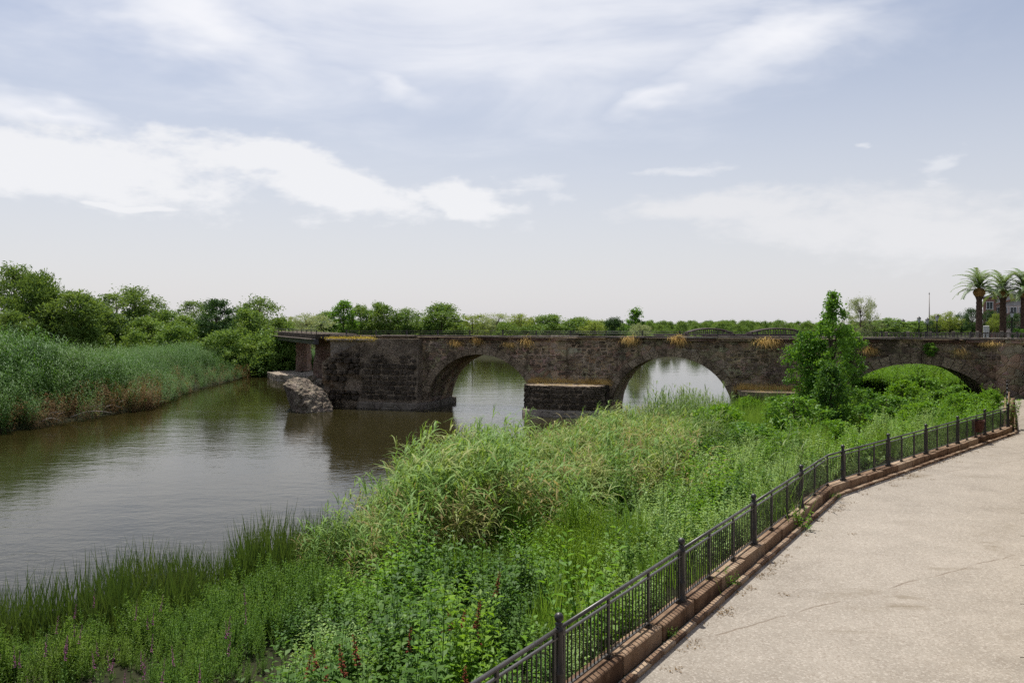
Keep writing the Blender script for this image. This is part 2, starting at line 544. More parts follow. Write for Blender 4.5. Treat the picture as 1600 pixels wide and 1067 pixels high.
MAT['reed'] = foliage('reed_leaf', (0.062, 0.128, 0.026), (0.125, 0.190, 0.050), (0.24, 0.22, 0.09), 0.35, 0.5, 0.3, 0.45, 0.62, 1.5)
MAT['strawreed'] = foliage('straw_reed_leaf', (0.20, 0.155, 0.07), (0.34, 0.285, 0.15), (0.14, 0.13, 0.045), 0.28, 0.7, 0.15, 0.6, 0.5, 1.1)
MAT['darkreed'] = foliage('dark_reed_leaf', (0.045, 0.085, 0.020), (0.10, 0.15, 0.045), (0.16, 0.16, 0.06), 0.32)
MAT['cane'] = foliage('cane_leaf', (0.036, 0.098, 0.020), (0.074, 0.152, 0.032), (0.115, 0.175, 0.045), 0.30, 0.45, 0.4, 0.25, 0.5, 1.12)
MAT['deadcane'] = foliage('dead_cane_leaf', (0.052, 0.034, 0.018), (0.125, 0.085, 0.044), (0.035, 0.026, 0.016), 0.2, 0.8, 0.1)
MAT['cattail'] = foliage('cattail_blade', (0.024, 0.050, 0.012), (0.060, 0.098, 0.024), (0.13, 0.13, 0.045), 0.3, 0.45, 0.35, 0.8, 0.4, 1.25)
MAT['fine'] = foliage('fine_herb_leaf', (0.050, 0.112, 0.020), (0.100, 0.178, 0.036), (0.14, 0.20, 0.034), 0.36, 0.5, 0.25, 0.5, 0.6, 1.1)
MAT['leafy'] = foliage('broad_herb_leaf', (0.055, 0.140, 0.014), (0.115, 0.215, 0.026), (0.16, 0.25, 0.028), 0.40, 0.42, 0.4, 0.6, 0.6, 1.2)
MAT['deep'] = foliage('deep_green_leaf', (0.030, 0.078, 0.014), (0.066, 0.130, 0.024), (0.10, 0.175, 0.03), 0.34, 0.5, 0.35, 0.7, 0.5, 1.25)
MAT['pale'] = foliage('pale_herb_leaf', (0.115, 0.195, 0.055), (0.22, 0.305, 0.125), (0.10, 0.18, 0.035), 0.34, 0.55, 0.3, 0.5, 0.6, 1.28)
MAT['sedge'] = foliage('sedge_blade', (0.055, 0.115, 0.018), (0.11, 0.185, 0.035), (0.19, 0.23, 0.06), 0.36)
MAT['yellow'] = foliage('feathery_leaf', (0.10, 0.185, 0.014), (0.165, 0.26, 0.028), None, 0.38, gain=1.1)
MAT['straw'] = foliage('dry_grass_blade', (0.42, 0.25, 0.085), (0.60, 0.42, 0.19), (0.30, 0.17, 0.06), 0.30, 0.8, 0.1, gain=1.25)
MAT['gold'] = foliage('golden_grass_blade', (0.40, 0.30, 0.06), (0.50, 0.38, 0.11), None, 0.30, 0.8, 0.1, gain=1.05)
MAT['purple'] = plain('purple_flower', (0.20, 0.045, 0.15), 0.7, 0.2, 0.0, 0.4, 30.0)
MAT['dock'] = plain('dock_seed', (0.13, 0.035, 0.018), 0.85, 0.1, 0.0, 0.45, 30.0)
MAT['t_olive'] = foliage('olive_foliage', (0.048, 0.084, 0.021), (0.088, 0.132, 0.034), (0.115, 0.148, 0.038), 0.30, 0.6, 0.2, 0.2)
MAT['t_mid'] = foliage('midgreen_foliage', (0.048, 0.092, 0.022), (0.098, 0.150, 0.038), (0.13, 0.17, 0.04), 0.30, 0.55, 0.25, 0.2)
MAT['t_dark'] = foliage('darkgreen_foliage', (0.018, 0.040, 0.013), (0.036, 0.070, 0.022), None, 0.22, 0.5, 0.3)
MAT['t_bright'] = foliage('brightgreen_foliage', (0.040, 0.105, 0.014), (0.088, 0.170, 0.026), (0.12, 0.205, 0.03), 0.38, 0.42, 0.4, 0.5, 0.5, 1.38)
MAT['t_grey'] = foliage('greygreen_foliage', (0.115, 0.145, 0.075), (0.19, 0.22, 0.12), None, 0.30, 0.6, 0.25)
MAT['t_lime'] = foliage('yellowgreen_foliage', (0.11, 0.155, 0.030), (0.17, 0.215, 0.050), None, 0.36, 0.55, 0.25, gain=1.3)
MAT['palm'] = foliage('palm_frond', (0.060, 0.098, 0.034), (0.115, 0.160, 0.062), None, 0.25, 0.4, 0.45)
# ================================================================ SETTING
RIVER = [(-44, -40), (-21, 5), (-11.8, 18.2), (-9.3, 21.0), (-6.2, 24.6), (-4.0, 29), (-2.6, 35.5), (0.3, 37), (3, 43), (6.3, 48.5), (12, 54), (17.5, 61), (20.5, 69),
         (23.5, 80), (29, 100), (36, 130), (62, 166), (130, 176), (60, 186), (0, 184), (-40, 190), (-74, 182), (-62, 152),
         (-43, 138), (-37, 124), (-36.5, 109), (-35, 88), (-31.5, 72), (-34.5, 56), (-42, 35), (-80, -40)]

def river_sd(P):
    """signed distance to the river's edge, negative over water; P is (n,2)"""
    P = np.asarray(P, dtype=np.float64)
    poly = np.array(RIVER, dtype=np.float64)
    a, b = poly, np.roll(poly, -1, axis=0)
    dmin = np.full(len(P), 1e9)
    inside = np.zeros(len(P), dtype=bool)
    for (ax, ay), (bx, by) in zip(a, b):
        ex, ey = bx - ax, by - ay
        t = np.clip(((P[:, 0] - ax) * ex + (P[:, 1] - ay) * ey) / (ex * ex + ey * ey), 0, 1)
        dmin = np.minimum(dmin, np.hypot(P[:, 0] - ax - t * ex, P[:, 1] - ay - t * ey))
        c = ((ay > P[:, 1]) != (by > P[:, 1])) & (P[:, 0] < (bx - ax) * (P[:, 1] - ay) / (by - ay + 1e-12) + ax)
        inside ^= c
    return np.where(inside, -dmin, dmin)

# bridge frame: n points away from the viewer, t runs to the right
BA = R(17.0)
BN = Vector((math.sin(BA), math.cos(BA), 0))
BT = Vector((math.cos(BA), -math.sin(BA), 0))
BD = 66.0
def BP(s, w, z):
    p = BN * (BD + w) + BT * s
    return Vector((p.x, p.y, z))

def sm(x, a, b):
    t = np.clip((x - a) / (b - a), 0, 1)
    return t * t * (3 - 2 * t)

ZP = 2.1            # promenade level
# ---- line of the kerb and railing
Pa, Pb, Pc = Vector((0.63, 11.0)), Vector((9.78, 25.4)), Vector((24.1, 39.8))
Pd = Vector((33.6, 55.6))
d1, d2, d3 = (Pb - Pa).normalized(), (Pc - Pb).normalized(), (Pd - Pc).normalized()
P00 = Pa - d1 * 13.65
KPATH = [P00, Pb, Pc, Pd]
def side_of_kerb(P):
    """distance to the left of the kerb line (positive = river side)"""
    d = np.full(len(P), 1e9)
    best = np.full(len(P), 1e9)
    ext = [KPATH[0] - d1 * 40] + KPATH[1:] + [Pd + d3 * 12]
    for a, b in zip(ext[:-1], ext[1:]):
        e = b - a
        t = np.clip(((P[:, 0] - a.x) * e.x + (P[:, 1] - a.y) * e.y) / e.length_squared, 0, 1)
        qx, qy = P[:, 0] - a.x - t * e.x, P[:, 1] - a.y - t * e.y
        dist = np.hypot(qx, qy)
        sgn = np.sign(e.x * qy - e.y * qx)
        upd = dist < best
        best = np.where(upd, dist, best)
        d = np.where(upd, dist * sgn, d)
    return d

def ground_z(P):
    P = np.asarray(P, dtype=np.float64).reshape(-1, 2)
    d = river_sd(P)
    x, y = P[:, 0], P[:, 1]
    wb = x * BN.x + y * BN.y - BD                   # beyond the bridge when > 0
    top = 2.0 + 2.8 * sm(wb, 7, 20) * sm(x, 22, 42) * (1 - sm(y, 165, 185))
    slope = 0.24 + 0.12 * sm(wb, 3, 10)
    z = np.minimum(top, np.where(d > 0, d * slope, d * 0.6))
    ks = side_of_kerb(P)
    t = np.clip(d, 0, None) / (np.clip(d, 0, None) + np.clip(ks, 0.01, None))
    bank = np.where(d > 0, 2.0 * t ** 1.5 + 0.12 * np.minimum(d, 1.0), d * 0.6)
    near = (wb < 3) & (x > -60 + y) | ((wb < 3) & (ks < 40) & (x > -26))
    z = np.where(near, bank * (1 - sm(wb, 0, 3)) + z * sm(wb, 0, 3), z)
    z = np.maximum(z, -2.0)
    z += np.where((d > 3) & (y > 190), 0.4 * np.sin(x * 0.05) * 0.6, 0)
    islet = 0.9 - 0.028 * ((x + 33.0) ** 2 * 0.55 + (y - 119.5) ** 2)
    z = np.where(np.hypot(x + 33, y - 119.5) < 12, np.maximum(z, islet), z)
    bump_ = 0.10 * np.sin(x * 1.3 + 1.7 * np.sin(y * 0.7)) * np.cos(y * 1.1 + x * 0.4)
    return z + np.where((d > 0.5) & (d < 9) & (wb < 60), bump_, 0) - np.where(d > 9, 0.02, 0)

def gz(x, y):
    return float(ground_z([(x, y)])[0])

def axis(lo, hi, a, b, step, grow=1.22):
    core = list(np.arange(a, b + 1e-6, step))
    out, st, v = [], step, core[-1]
    while v < hi:
        st *= grow
        v += st
        out.append(min(v, hi))
    pre, st, v = [], step, core[0]
    while v > lo:
        st *= grow
        v -= st
        pre.append(max(v, lo))
    return np.array(pre[::-1] + core + out)

gx = axis(-2500, 2500, -66, 56, 0.9)
gy = axis(-60, 4000, -6, 128, 0.9)
XX, YY = np.meshgrid(gx, gy)
PP = np.stack([XX.ravel(), YY.ravel()], 1)
ZZ = ground_z(PP)
nx, ny = len(gx), len(gy)
ii = (np.arange(ny - 1)[:, None] * nx + np.arange(nx - 1)[None, :]).ravel()
quads = np.stack([ii, ii + 1, ii + nx + 1, ii + nx], 1)
ground = obj('ground', mesh_np('ground', np.column_stack([PP, ZZ]), quads, MAT['earth'], True))
tag(ground, 'dark earth of the river banks under the plants', kind='structure')

wv = [(-400, -60, 0), (400, -60, 0), (400, 420, 0), (-400, 420, 0)]
water = obj('river', mesh_np('river', wv, [(0, 1, 2, 3)], MAT['water']))
tag(water, 'broad grey green river with wind ripples', kind='structure')

def offset_path(path, off):
    """shift a polyline to its right by off"""
    out = []
    for i, p in enumerate(path):
        ds = []
        if i: ds.append((path[i] - path[i - 1]).normalized())
        if i < len(path) - 1: ds.append((path[i + 1] - path[i]).normalized())
        ns = [Vector((d.y, -d.x)) for d in ds]
        n = ns[0] if len(ns) == 1 else (ns[0] + ns[1]).normalized() / max(0.3, (ns[0] + ns[1]).normalized().dot(ns[0]))
        out.append(p + n * off)
    return out

def wall_x(y):
    return 0.6268 * y + 0.04

def strip_x(y):
    return 0.6210 * y + 0.06

left_edge = offset_path(KPATH, 0.20)
left_edge[-1] = Vector((33.9, 58.9))
pv = [(p.x, p.y) for p in left_edge] + [(wall_x(58.0) + 0.3, 58.0), (wall_x(0), 0), (wall_x(-4), -4)]
mb = MB()
n = len(pv)
mb.add([(x, y, ZP) for x, y in pv] + [(x, y, ZP - 0.3) for x, y in pv],
       [tuple(range(n))[::-1], ] + [(i, (i + 1) % n, n + (i + 1) % n, n + i) for i in range(n)])
prom = mb.build('promenade', MAT['pave'])
bm = bmesh.new(); bm.from_mesh(prom.data); bmesh.ops.recalc_face_normals(bm, faces=bm.faces); bm.to_mesh(prom.data); bm.free()
tag(prom, 'pale washed concrete riverside walk', kind='structure')

# low paved strip at the foot of the retaining wall along the right edge
strip = MB()
for k in range(20):
    y0, y1 = 8 + k * 2.45, 8 + (k + 1) * 2.45 - 0.03
    a0, a1 = strip_x(y0), strip_x(y1)
    strip.add([(a0 - 0.07, y0, ZP + 0.004), (a1 - 0.07, y1, ZP + 0.004), (a1 + 0.2, y1, ZP + 0.004), (a0 + 0.2, y0, ZP + 0.004),
               (a0 - 0.07, y0, ZP + 0.05), (a1 - 0.07, y1, ZP + 0.05), (a1 + 0.2, y1, ZP + 0.05), (a0 + 0.2, y0, ZP + 0.05)],
              [(4, 7, 6, 5), (0, 4, 5, 1), (1, 5, 6, 2), (2, 6, 7, 3), (3, 7, 4, 0)])
so = strip.build('paving_strip', MAT['pave'])
tag(so, 'narrow raised stone strip along the right edge of the walk', kind='structure')

# retaining wall and the upper street behind it (the photographer stands on its edge)
rw = MB()
ys = [-6, 8, 24, 40, 57.5]
for a, b in zip(ys[:-1], ys[1:]):
    x0, x1 = wall_x(a) + 0.05, wall_x(b) + 0.05
    v = [(x0, a, 1.9), (x1, b, 1.9), (x1 + 0.6, b, 1.9), (x0 + 0.6, a, 1.9), (x0, a, 5.7), (x1, b, 5.7), (x1 + 0.6, b, 5.7), (x0 + 0.6, a, 5.7)]
    rw.add(v, [(0, 4, 5, 1), (4, 7, 6, 5), (2, 6, 7, 3), (1, 5, 6, 2), (3, 7, 4, 0)])
rwo = rw.build('retaining_wall', MAT['footing'])
tag(rwo, 'retaining wall rising along the right edge of the walk', 'wall')
st = MB()
st.add([(wall_x(-6) + 0.6, -6, 5.66), (60, -6, 5.66), (90, 57.5, 5.66), (wall_x(57.5) + 0.6, 57.5, 5.66)], [(0, 1, 2, 3)])
sto = st.build('street', MAT['pave'])
tag(sto, 'upper street behind the retaining wall', kind='structure')

# ================================================================ OLD STONE BRIDGE
bridge = thing('stone_bridge', 'dark old stone arch bridge crossing the river with three round arches in view', 'bridge')
ARCH = [(-23.1, 4.8, 0.2, 4.55), (-7.0, 4.8, 0.2, 4.55), (10.75, 5.25, 0.8, 3.65)]      # centre, half span, spring z, rise
ZT, S0, S1, BW = 6.2, -37.4, 24.0, 6.0

def face_noise(s, z, k=1.0):
    v = Vector((s * 0.55, z * 0.8, 3.3))
    return k * (0.16 * noise.noise(v) + 0.10 * noise.noise(v * 2.9) + 0.07 * noise.noise(v * 6.7))

def grid(mb, cols, rows, fn):
    """cols: list of params, rows: count; fn(i,j)->point"""
    vs = [fn(i, j) for i in range(cols) for j in range(rows)]
    fs = [(i * rows + j, (i + 1) * rows + j, (i + 1) * rows + j + 1, i * rows + j + 1) for i in range(cols - 1) for j in range(rows - 1)]
    mb.add(vs, fs, True)

def zlow(k, s):
    c, r, zc, b = ARCH[k]
    return zc + b * math.sqrt(max(0.0, 1 - ((s - c) / r) ** 2))

body = MB()
NR = 30
edges = [S0]
for c, r, zc, b in ARCH:
    edges += [c - r, c + r]
edges.append(S1)
for seg in range(len(edges) - 1):
    a, b = edges[seg], edges[seg + 1]
    if seg % 2 == 0:
        ncol = int((b - a) / 0.2) + 2
        ss = [a + (b - a) * i / (ncol - 1) for i in range(ncol)]
        lo = lambda s: -1.2
    else:
        k = seg // 2
        c, r, zc, bb = ARCH[k]
        ss = [c - r * math.cos(math.pi * i / 44) for i in range(45)]
        lo = lambda s, k=k: zlow(k, s)
    for w, sgn in ((0.0, -1), (BW, 1)):
        def fn(i, j):
            s = ss[i]
            z = lo(s) + (ZT - lo(s)) * j / (NR - 1)
            crumble = 0.22 * max(0, noise.noise(Vector((s * 1.1, 0, 9)))) * max(0, (z - 5.3)) if sgn < 0 else 0
            return BP(s, w + sgn * (face_noise(s, z) - 0.12 - crumble), z)
        grid(body, len(ss), NR, fn)
for c, r, zc, b in ARCH:                       # soffits
    path = [(c - r, -1.2), (c - r, zc * 0.5)] + [(c - r * math.cos(math.pi * i / 44), zc + b * math.sin(math.pi * i / 44)) for i in range(45)] + [(c + r, zc * 0.5), (c + r, -1.2)]
    def fn(i, j):
        s, z = path[i]
        w = 0.12 - face_noise(s, z) if j == 0 else (BW + face_noise(s, z) if j == 12 else BW * j / 12)
        k = 0.06 * noise.noise(Vector((s * 1.5, w * 1.1, z * 1.5)))
        return BP(s + (k if s < c else -k), w, z - abs(k))
    grid(body, len(path), 13, fn)
grid(body, 60, 2, lambda i, j: BP(S0 + (S1 - S0) * i / 59, BW * j, ZT))                # road bed
body.add([BP(S0, 0, -1.2), BP(S0, BW, -1.2), BP(S0, BW, ZT), BP(S0, 0, ZT)], [(0, 1, 2, 3)])
body.build('wall', MAT['wall'], bridge)

rg = random.Random(11)
for k, (c, r, zc, b) in enumerate(ARCH):       # arch rings, stone by stone
    NV, T = 25, (0.62, 0.62, 0.75)[k]
    for i in range(NV):
        t0, t1 = math.pi * (i + 0.015) / NV, math.pi * (i + 0.985) / NV
        out = rg.uniform(0.05, 0.10)
        Ti = T + rg.uniform(-0.06, 0.08)
        vs = []
        for w in (0.25, -out):
            for (t, q) in ((t0, 0), (t1, 0), (t1, 1), (t0, 1)):
                tt = (t0 + t1) / 2 + (t - (t0 + t1) / 2) * (0.97 if w < 0 else 1)
                e = Ti * q + (0.02 if (q == 0 and w < 0) else 0)
                vs.append(BP(c - (r + e) * math.cos(tt), w, zc + (b + e) * math.sin(tt) - (0.015 if q == 0 else 0)))
        m = MB().add(vs, [(4, 5, 6, 7), (0, 1, 5, 4), (1, 2, 6, 5), (2, 3, 7, 6), (3, 0, 4, 7)])
        m.build('voussoir', MAT['ring'], bridge)

def stone_faces(fn, a, b, c, d, gap, out, rnd):
    """one rubble stone on a surface: fn(u, v, depth) -> world; bounds a..b by c..d"""
    a, b, c, d = a + gap, b - gap, c + gap, d - gap
    cu, cv, hu, hv = (a + b) / 2, (c + d) / 2, (b - a) / 2, (d - c) / 2
    ring = []
    for k in range(8):
        t = 2 * math.pi * (k + 0.5) / 8 + rnd.uniform(-0.16, 0.16)
        cs, sn = math.cos(t), math.sin(t)
        e = 0.55
        ring.append((math.copysign(abs(cs) ** e, cs) * rnd.uniform(0.90, 1.06), math.copysign(abs(sn) ** e, sn) * rnd.uniform(0.90, 1.06)))
    vs = []
    for q, dep in ((1.0, 0.04), (0.97, -out * 0.62), (0.72, -out)):
        for (x, y) in ring:
            vs.append(fn(cu + x * hu * q, cv + y * hv * q, dep + (rnd.uniform(-0.02, 0.02) if q < 1 else 0)))
    vs.append(fn(cu, cv, -out * rnd.uniform(0.9, 1.2)))
    fs = []
    for r_ in range(2):
        for k in range(8):
            fs.append((r_ * 8 + k, r_ * 8 + (k + 1) % 8, (r_ + 1) * 8 + (k + 1) % 8, (r_ + 1) * 8 + k))
    fs += [(16 + k, 16 + (k + 1) % 8, 24) for k in range(8)]
    return vs, fs

def rubble(fn, u0, u1, v0, v1, cw, ch, rnd, skip=None, gap=0.035, out=(0.05, 0.13)):
    res, v = [], v0
    while v < v1 - ch * 0.5:
        h = min(ch * rnd.uniform(0.75, 1.3), v1 - v)
        u = u0 - rnd.uniform(0, cw * 0.5)
        while u < u1:
            w_ = cw * rnd.uniform(0.55, 1.5)
            a, b = max(u, u0), min(u + w_, u1)
            tilt = rnd.uniform(-0.05, 0.05)
            if b - a > cw * 0.4 and not (skip and skip((a + b) / 2, v + h / 2)):
                if rnd.random() < 0.25 and h > ch * 0.8:          # two small ones instead of a big one
                    mid = v + h * rnd.uniform(0.4, 0.6)
                    res.append(stone_faces(fn, a, b, v, mid, gap * 0.8, rnd.uniform(*out), rnd))
                    res.append(stone_faces(fn, a, b, mid, v + h, gap * 0.8, rnd.uniform(*out), rnd))
                else:
                    res.append(stone_faces(fn, a, b, v + tilt, v + h + tilt, gap, rnd.uniform(*out), rnd))
            u += w_
        v += h
    return res

# ---- broken left-hand pier
def pier_top(s):
    return 6.05 if s > -33.3 else 6.05 - (-33.3 - s) * 0.46 - 0.25 * abs(noise.noise(Vector((s * 2.1, 0, 0))))
pier = MB()
PW = -0.95
def pier_pt(s, z):
    rough = 1.0 if s > -33.6 else 2.6
    lean = 0.10 * (6 - z) / 6
    return PW - lean + face_noise(s * 1.7 + 40, z * 1.6, rough) + (0.35 * max(0, noise.noise(Vector((s * 0.9, z * 0.9, 5)))) if s < -33.6 else 0)
cols = [-37.5 + 9.15 * i / 54 for i in range(55)]
def fn(i, j):
    s = cols[i]
    z = -1 + (pier_top(s) + 1) * j / 33
    return BP(s, pier_pt(s, z), z)
grid(pier, 55, 34, fn)
grid(pier, 55, 2, lambda i, j: BP(cols[i], pier_pt(cols[i], pier_top(cols[i])) if j == 0 else 0.3, pier_top(cols[i])))
for s in (cols[0], cols[-1]):
    grid(pier, 6, 34, lambda i, j: BP(s + (0.1 * noise.noise(Vector((i, j * 0.4, s))) if 0 < i else 0), pier_pt(s, -1 + (pier_top(s) + 1) * j / 33) * (1 - i / 5) + 0.3 * i / 5, -1 + (pier_top(s) + 1) * j / 33))
pier.build('pier', MAT['mortar'], bridge)
# plastered recess with its ledge at the top left
rec = MB()
rec.bevbox((0, 0, 0), (4.3, 0.5, 2.3), 0.04)
ro = rec.build('plaster_panel', MAT['footing'], bridge)
ro.matrix_local = Matrix.Translation(BP(-34.9, -0.30, 4.75)) @ Matrix.Rotation(-BA, 4, 'Z')
led = MB()
led.bevbox((0, 0, 0), (4.6, 1.0, 0.16), 0.04)
lo_ = led.build('ledge', MAT['deck'], bridge)
lo_.matrix_local = Matrix.Translation(BP(-34.9, -0.55, 5.93)) @ Matrix.Rotation(-BA, 4, 'Z')

stones = []
rs = random.Random(5)
pf = lambda u, v, d: BP(u, PW - 0.05 - 0.10 * (6 - v) / 6 + d, v)
stones += rubble(pf, -33.7, -28.45, 0.75, 5.0, 0.58, 0.42, rs, lambda u, v: v > 4.3 + 0.5 * math.sin(u * 2.3), 0.045, (0.03, 0.08))
pf2 = lambda u, v, d: BP(u, PW - 0.12 + d * 1.4, v)
stones += rubble(pf2, -37.3, -33.8, 0.6, 5.4, 0.62, 0.5, rs, lambda u, v: v > pier_top(u) - 0.3 or noise.noise(Vector((u * 0.8, v * 0.8, 2))) > 0.15, 0.05, (0.1, 0.34))

# ---- cutwaters between the arches, flat topped
def cutwater(sa, sb, depth, top, ename, with_foot=True, power=0.55):
    c, a = (sa + sb) / 2, (sb - sa) / 2
    def plan(u, grow=0.0):
        t = math.pi * (1 - u)
        cs, sn = math.cos(t), math.sin(t)
        return c + (a + grow) * math.copysign(abs(cs) ** power, cs), -(depth + grow) * abs(sn) ** power
    m = MB()
    NU = 64
    def fn(i, j):
        u = i / (NU - 1)
        z = -1 + (top + 1 + 0.06 * noise.noise(Vector((u * 30, 1, top)))) * j / 14
        s, w = plan(u, face_noise(u * 14 + sa, z, 0.9))
        return BP(s, min(w, 0.2), z)
    grid(m, NU, 15, fn)
    fan = []
    for k in range(5):
        q = 1 - k / 5
        fan.append([BP(c + (plan(i / (NU - 1))[0] - c) * q, plan(i / (NU - 1))[1] * q, top + 0.02 + 0.10 * (1 - q) + 0.05 * noise.noise(Vector((i * 0.4, k, sa)))) for i in range(NU)])
    grid(m, NU, 5, lambda i, j: fan[j][i])
    m.build('cutwater', MAT['mortar'], bridge)
    if with_foot:
        g = MB()
        def fn2(i, j):
            s, w = plan(i / (NU - 1), (0.28, 0.26, 0.20, 0.0)[j])
            return BP(s, w, (-1, 0.42, 0.52, 0.54)[j] + 0.02 * noise.noise(Vector((i * 0.3, j, 0))))
        grid(g, NU, 4, fn2)
        g.build('footing', MAT['footing'], bridge)
    # arc length so that stones keep their width
    us = [i / 200 for i in range(201)]
    pts = [plan(u) for u in us]
    L = [0.0]
    for p, q in zip(pts[:-1], pts[1:]):
        L.append(L[-1] + math.hypot(p[0] - q[0], p[1] - q[1]))
    def surf(l, v, d):
        u = float(np.interp(l, L, us))
        s, w = plan(u, 0.06 - d)
        return BP(s, w, v)
    return surf, L[-1]

sf, LL = cutwater(-18.6, -11.9, 3.1, 2.42, 'mid')
stones += rubble(sf, 0.6, LL - 0.4, 0.6, 2.42, 0.52, 0.38, rs, None, 0.035, (0.04, 0.09))
sf2, LL2 = cutwater(-1.9, 5.6, 2.6, 2.25, 'right')
stones += rubble(sf2, 0.6, LL2 - 0.4, 1.3, 2.2, 0.52, 0.38, rs, None, 0.035, (0.04, 0.09))
def in_ring(u, v):
    for k, (c, r, zc, b) in enumerate(ARCH):
        T = (0.62, 0.62, 0.75)[k] + 0.16
        if v < zc + 0.2:
            if abs(u - c) < r + T: return True
        elif ((u - c) / (r + T)) ** 2 + ((v - zc) / (b + T)) ** 2 < 1: return True
    return False
def spandrel_skip(u, v):
    return in_ring(u, v) or (-18.7 < u < -11.8 and v < 2.6) or (-2 < u < 5.7 and v < 2.5) or noise.noise(Vector((u * 0.33, v * 0.5, 7))) > 0.22
spf = lambda u, v, d: BP(u, 0.12 - face_noise(u, v) + 0.03 + d, v)
spandrel = rubble(spf, -28.2, 23.5, 0.4, 5.95, 0.52, 0.34, rs, spandrel_skip, 0.03, (0.03, 0.09))
rest = MB()
for vs, fs in spandrel:
    rest.add(vs, fs)
for i, (vs, fs) in enumerate(stones):
    if i < 298:
        MB().add(vs, fs).build('stone', MAT['pierstone'], bridge)
    else:
        rest.add(vs, fs)
if rest.v:
    tag(rest.build('stonework', MAT['stone'], bridge), kind='stuff')

# footing of the left pier, rounded where it turns under the arch
def extrude_plan(plan, z0, z1, bev=0.08):
    m, n = MB(), len(plan)
    c = (sum(p[0] for p in plan) / n, sum(p[1] for p in plan) / n)
    sh = lambda p, q: (c[0] + (p[0] - c[0]) * q, c[1] + (p[1] - c[1]) * q)
    l0 = [BP(s, w, z0) for s, w in plan]
    l1 = [BP(s, w, z1 - bev) for s, w in plan]
    l2 = [BP(*sh(p, 0.975), z1) for p in plan]
    m.add(l0 + l1 + l2, [(i, (i + 1) % n, n + (i + 1) % n, n + i) for i in range(n)] + [(n + i, n + (i + 1) % n, 2 * n + (i + 1) % n, 2 * n + i) for i in range(n)] + [tuple(2 * n + i for i in range(n))])
    return m
pl = [(-34.0, 0.2), (-34.1, -1.2), (-33.4, -1.38), (-29.2, -1.42)] + [(-28.3 + 0.75 * math.sin(t), -0.7 - 0.72 * math.cos(t)) for t in (0, 0.4, 0.8, 1.2, 1.57)] + [(-27.55, 2), (-27.55, 6.2), (-30, 6.2)]
extrude_plan(pl, -1, 0.52).build('footing', MAT['footing'], bridge)

# coping along the roadway edge, length by length, and the broken brick courses under it
rc = random.Random(3)
s = S0 + 0.2
while s < S1:
    L = rc.uniform(2.2, 3.4)
    e = min(s + L, S1)
    m = MB()
    m.bevbox((0, 0, 0), (e - s - 0.02, 0.75, rc.uniform(0.13, 0.17)), 0.02, 0, 0.012, rc)
    o = m.build('coping', MAT['deck'], bridge)
    o.matrix_local = Matrix.Translation(BP((s + e) / 2, 0.05 + rc.uniform(-0.05, 0.05), 6.30 + rc.uniform(-0.02, 0.02))) @ Matrix.Rotation(-BA + rc.uniform(-0.006, 0.006), 4, 'Z')
    if rc.random() < 0.75:
        m = MB()
        m.bevbox((0, 0, 0), (e - s - rc.uniform(0.1, 0.9), 0.6, 0.22), 0.03, 0, 0.03, rc)
        o = m.build('brick_course', MAT['brick'] if rc.random() < 0.5 else MAT['wall'], bridge)
        o.matrix_local = Matrix.Translation(BP((s + e) / 2, 0.16 + rc.uniform(-0.05, 0.05), 6.08)) @ Matrix.Rotation(-BA, 4, 'Z')
    s = e
# iron handrail on the bridge
pm = MB(); pm.box((0, 0, 0.19), (0.10, 0.10, 0.40)); pm.box((0, 0, 0.41), (0.14, 0.14, 0.05))
pm = pm.mesh('railing_post', MAT['darkiron'])
for w in (0.15,):
    k = -35.8
    while k < S1:
        obj('railing_post', pm, bridge, BP(k, w, 6.36), -BA)
        k += 2.95
    for z in (6.55, 6.72):
        MB().tube([BP(-35.8, w, z), BP(-10, w, z), BP(S1, w, z)], 0.018, 5).build('handrail', MAT['darkiron'], bridge)

# ---- ruined far spans, farther off on the left
ruin = thing('ruined_bridge_spans', 'low dark beam spans on brick piers behind the broken end of the stone bridge', 'bridge')
A, B = Vector((-19.5, 91, 0)), Vector((-38.5, 133, 0))
dirn = (B - A).normalized()
ang = math.atan2(dirn.y, dirn.x)
nrm = Vector((dirn.y, -dirn.x, 0))
def along(t, off, z):
    p = A + (B - A) * t + nrm * off
    return Vector((p.x, p.y, z))
ln = (B - A).length
m = MB(); m.bevbox(along(0.5, 0, 5.95) - Vector((0, 0, 0)), (ln, 4.6, 0.55), 0.05, ang); m.build('deck', MAT['pierstone'], ruin)
m = MB(); m.bevbox(along(0.5, -2.2, 5.35), (ln, 0.5, 0.62), 0.04, ang); m.bevbox(along(0.5, 2.2, 5.35), (ln, 0.5, 0.62), 0.04, ang); m.build('beam', MAT['darkiron'], ruin)
m = MB(); m.bevbox(along(0.5, -2.62, 5.62), (ln * 0.98, 0.30, 0.12), 0.02, ang); m.build('ledge', MAT['deck'], ruin)
m = MB(); m.tube([along(0, -2.2, 6.62), along(1, -2.2, 6.62)], 0.03, 5)
for k in range(16): m.box(along(k / 15, -2.2, 6.4), (0.08, 0.08, 0.5), ang)
m.build('handrail', MAT['darkiron'], ruin)
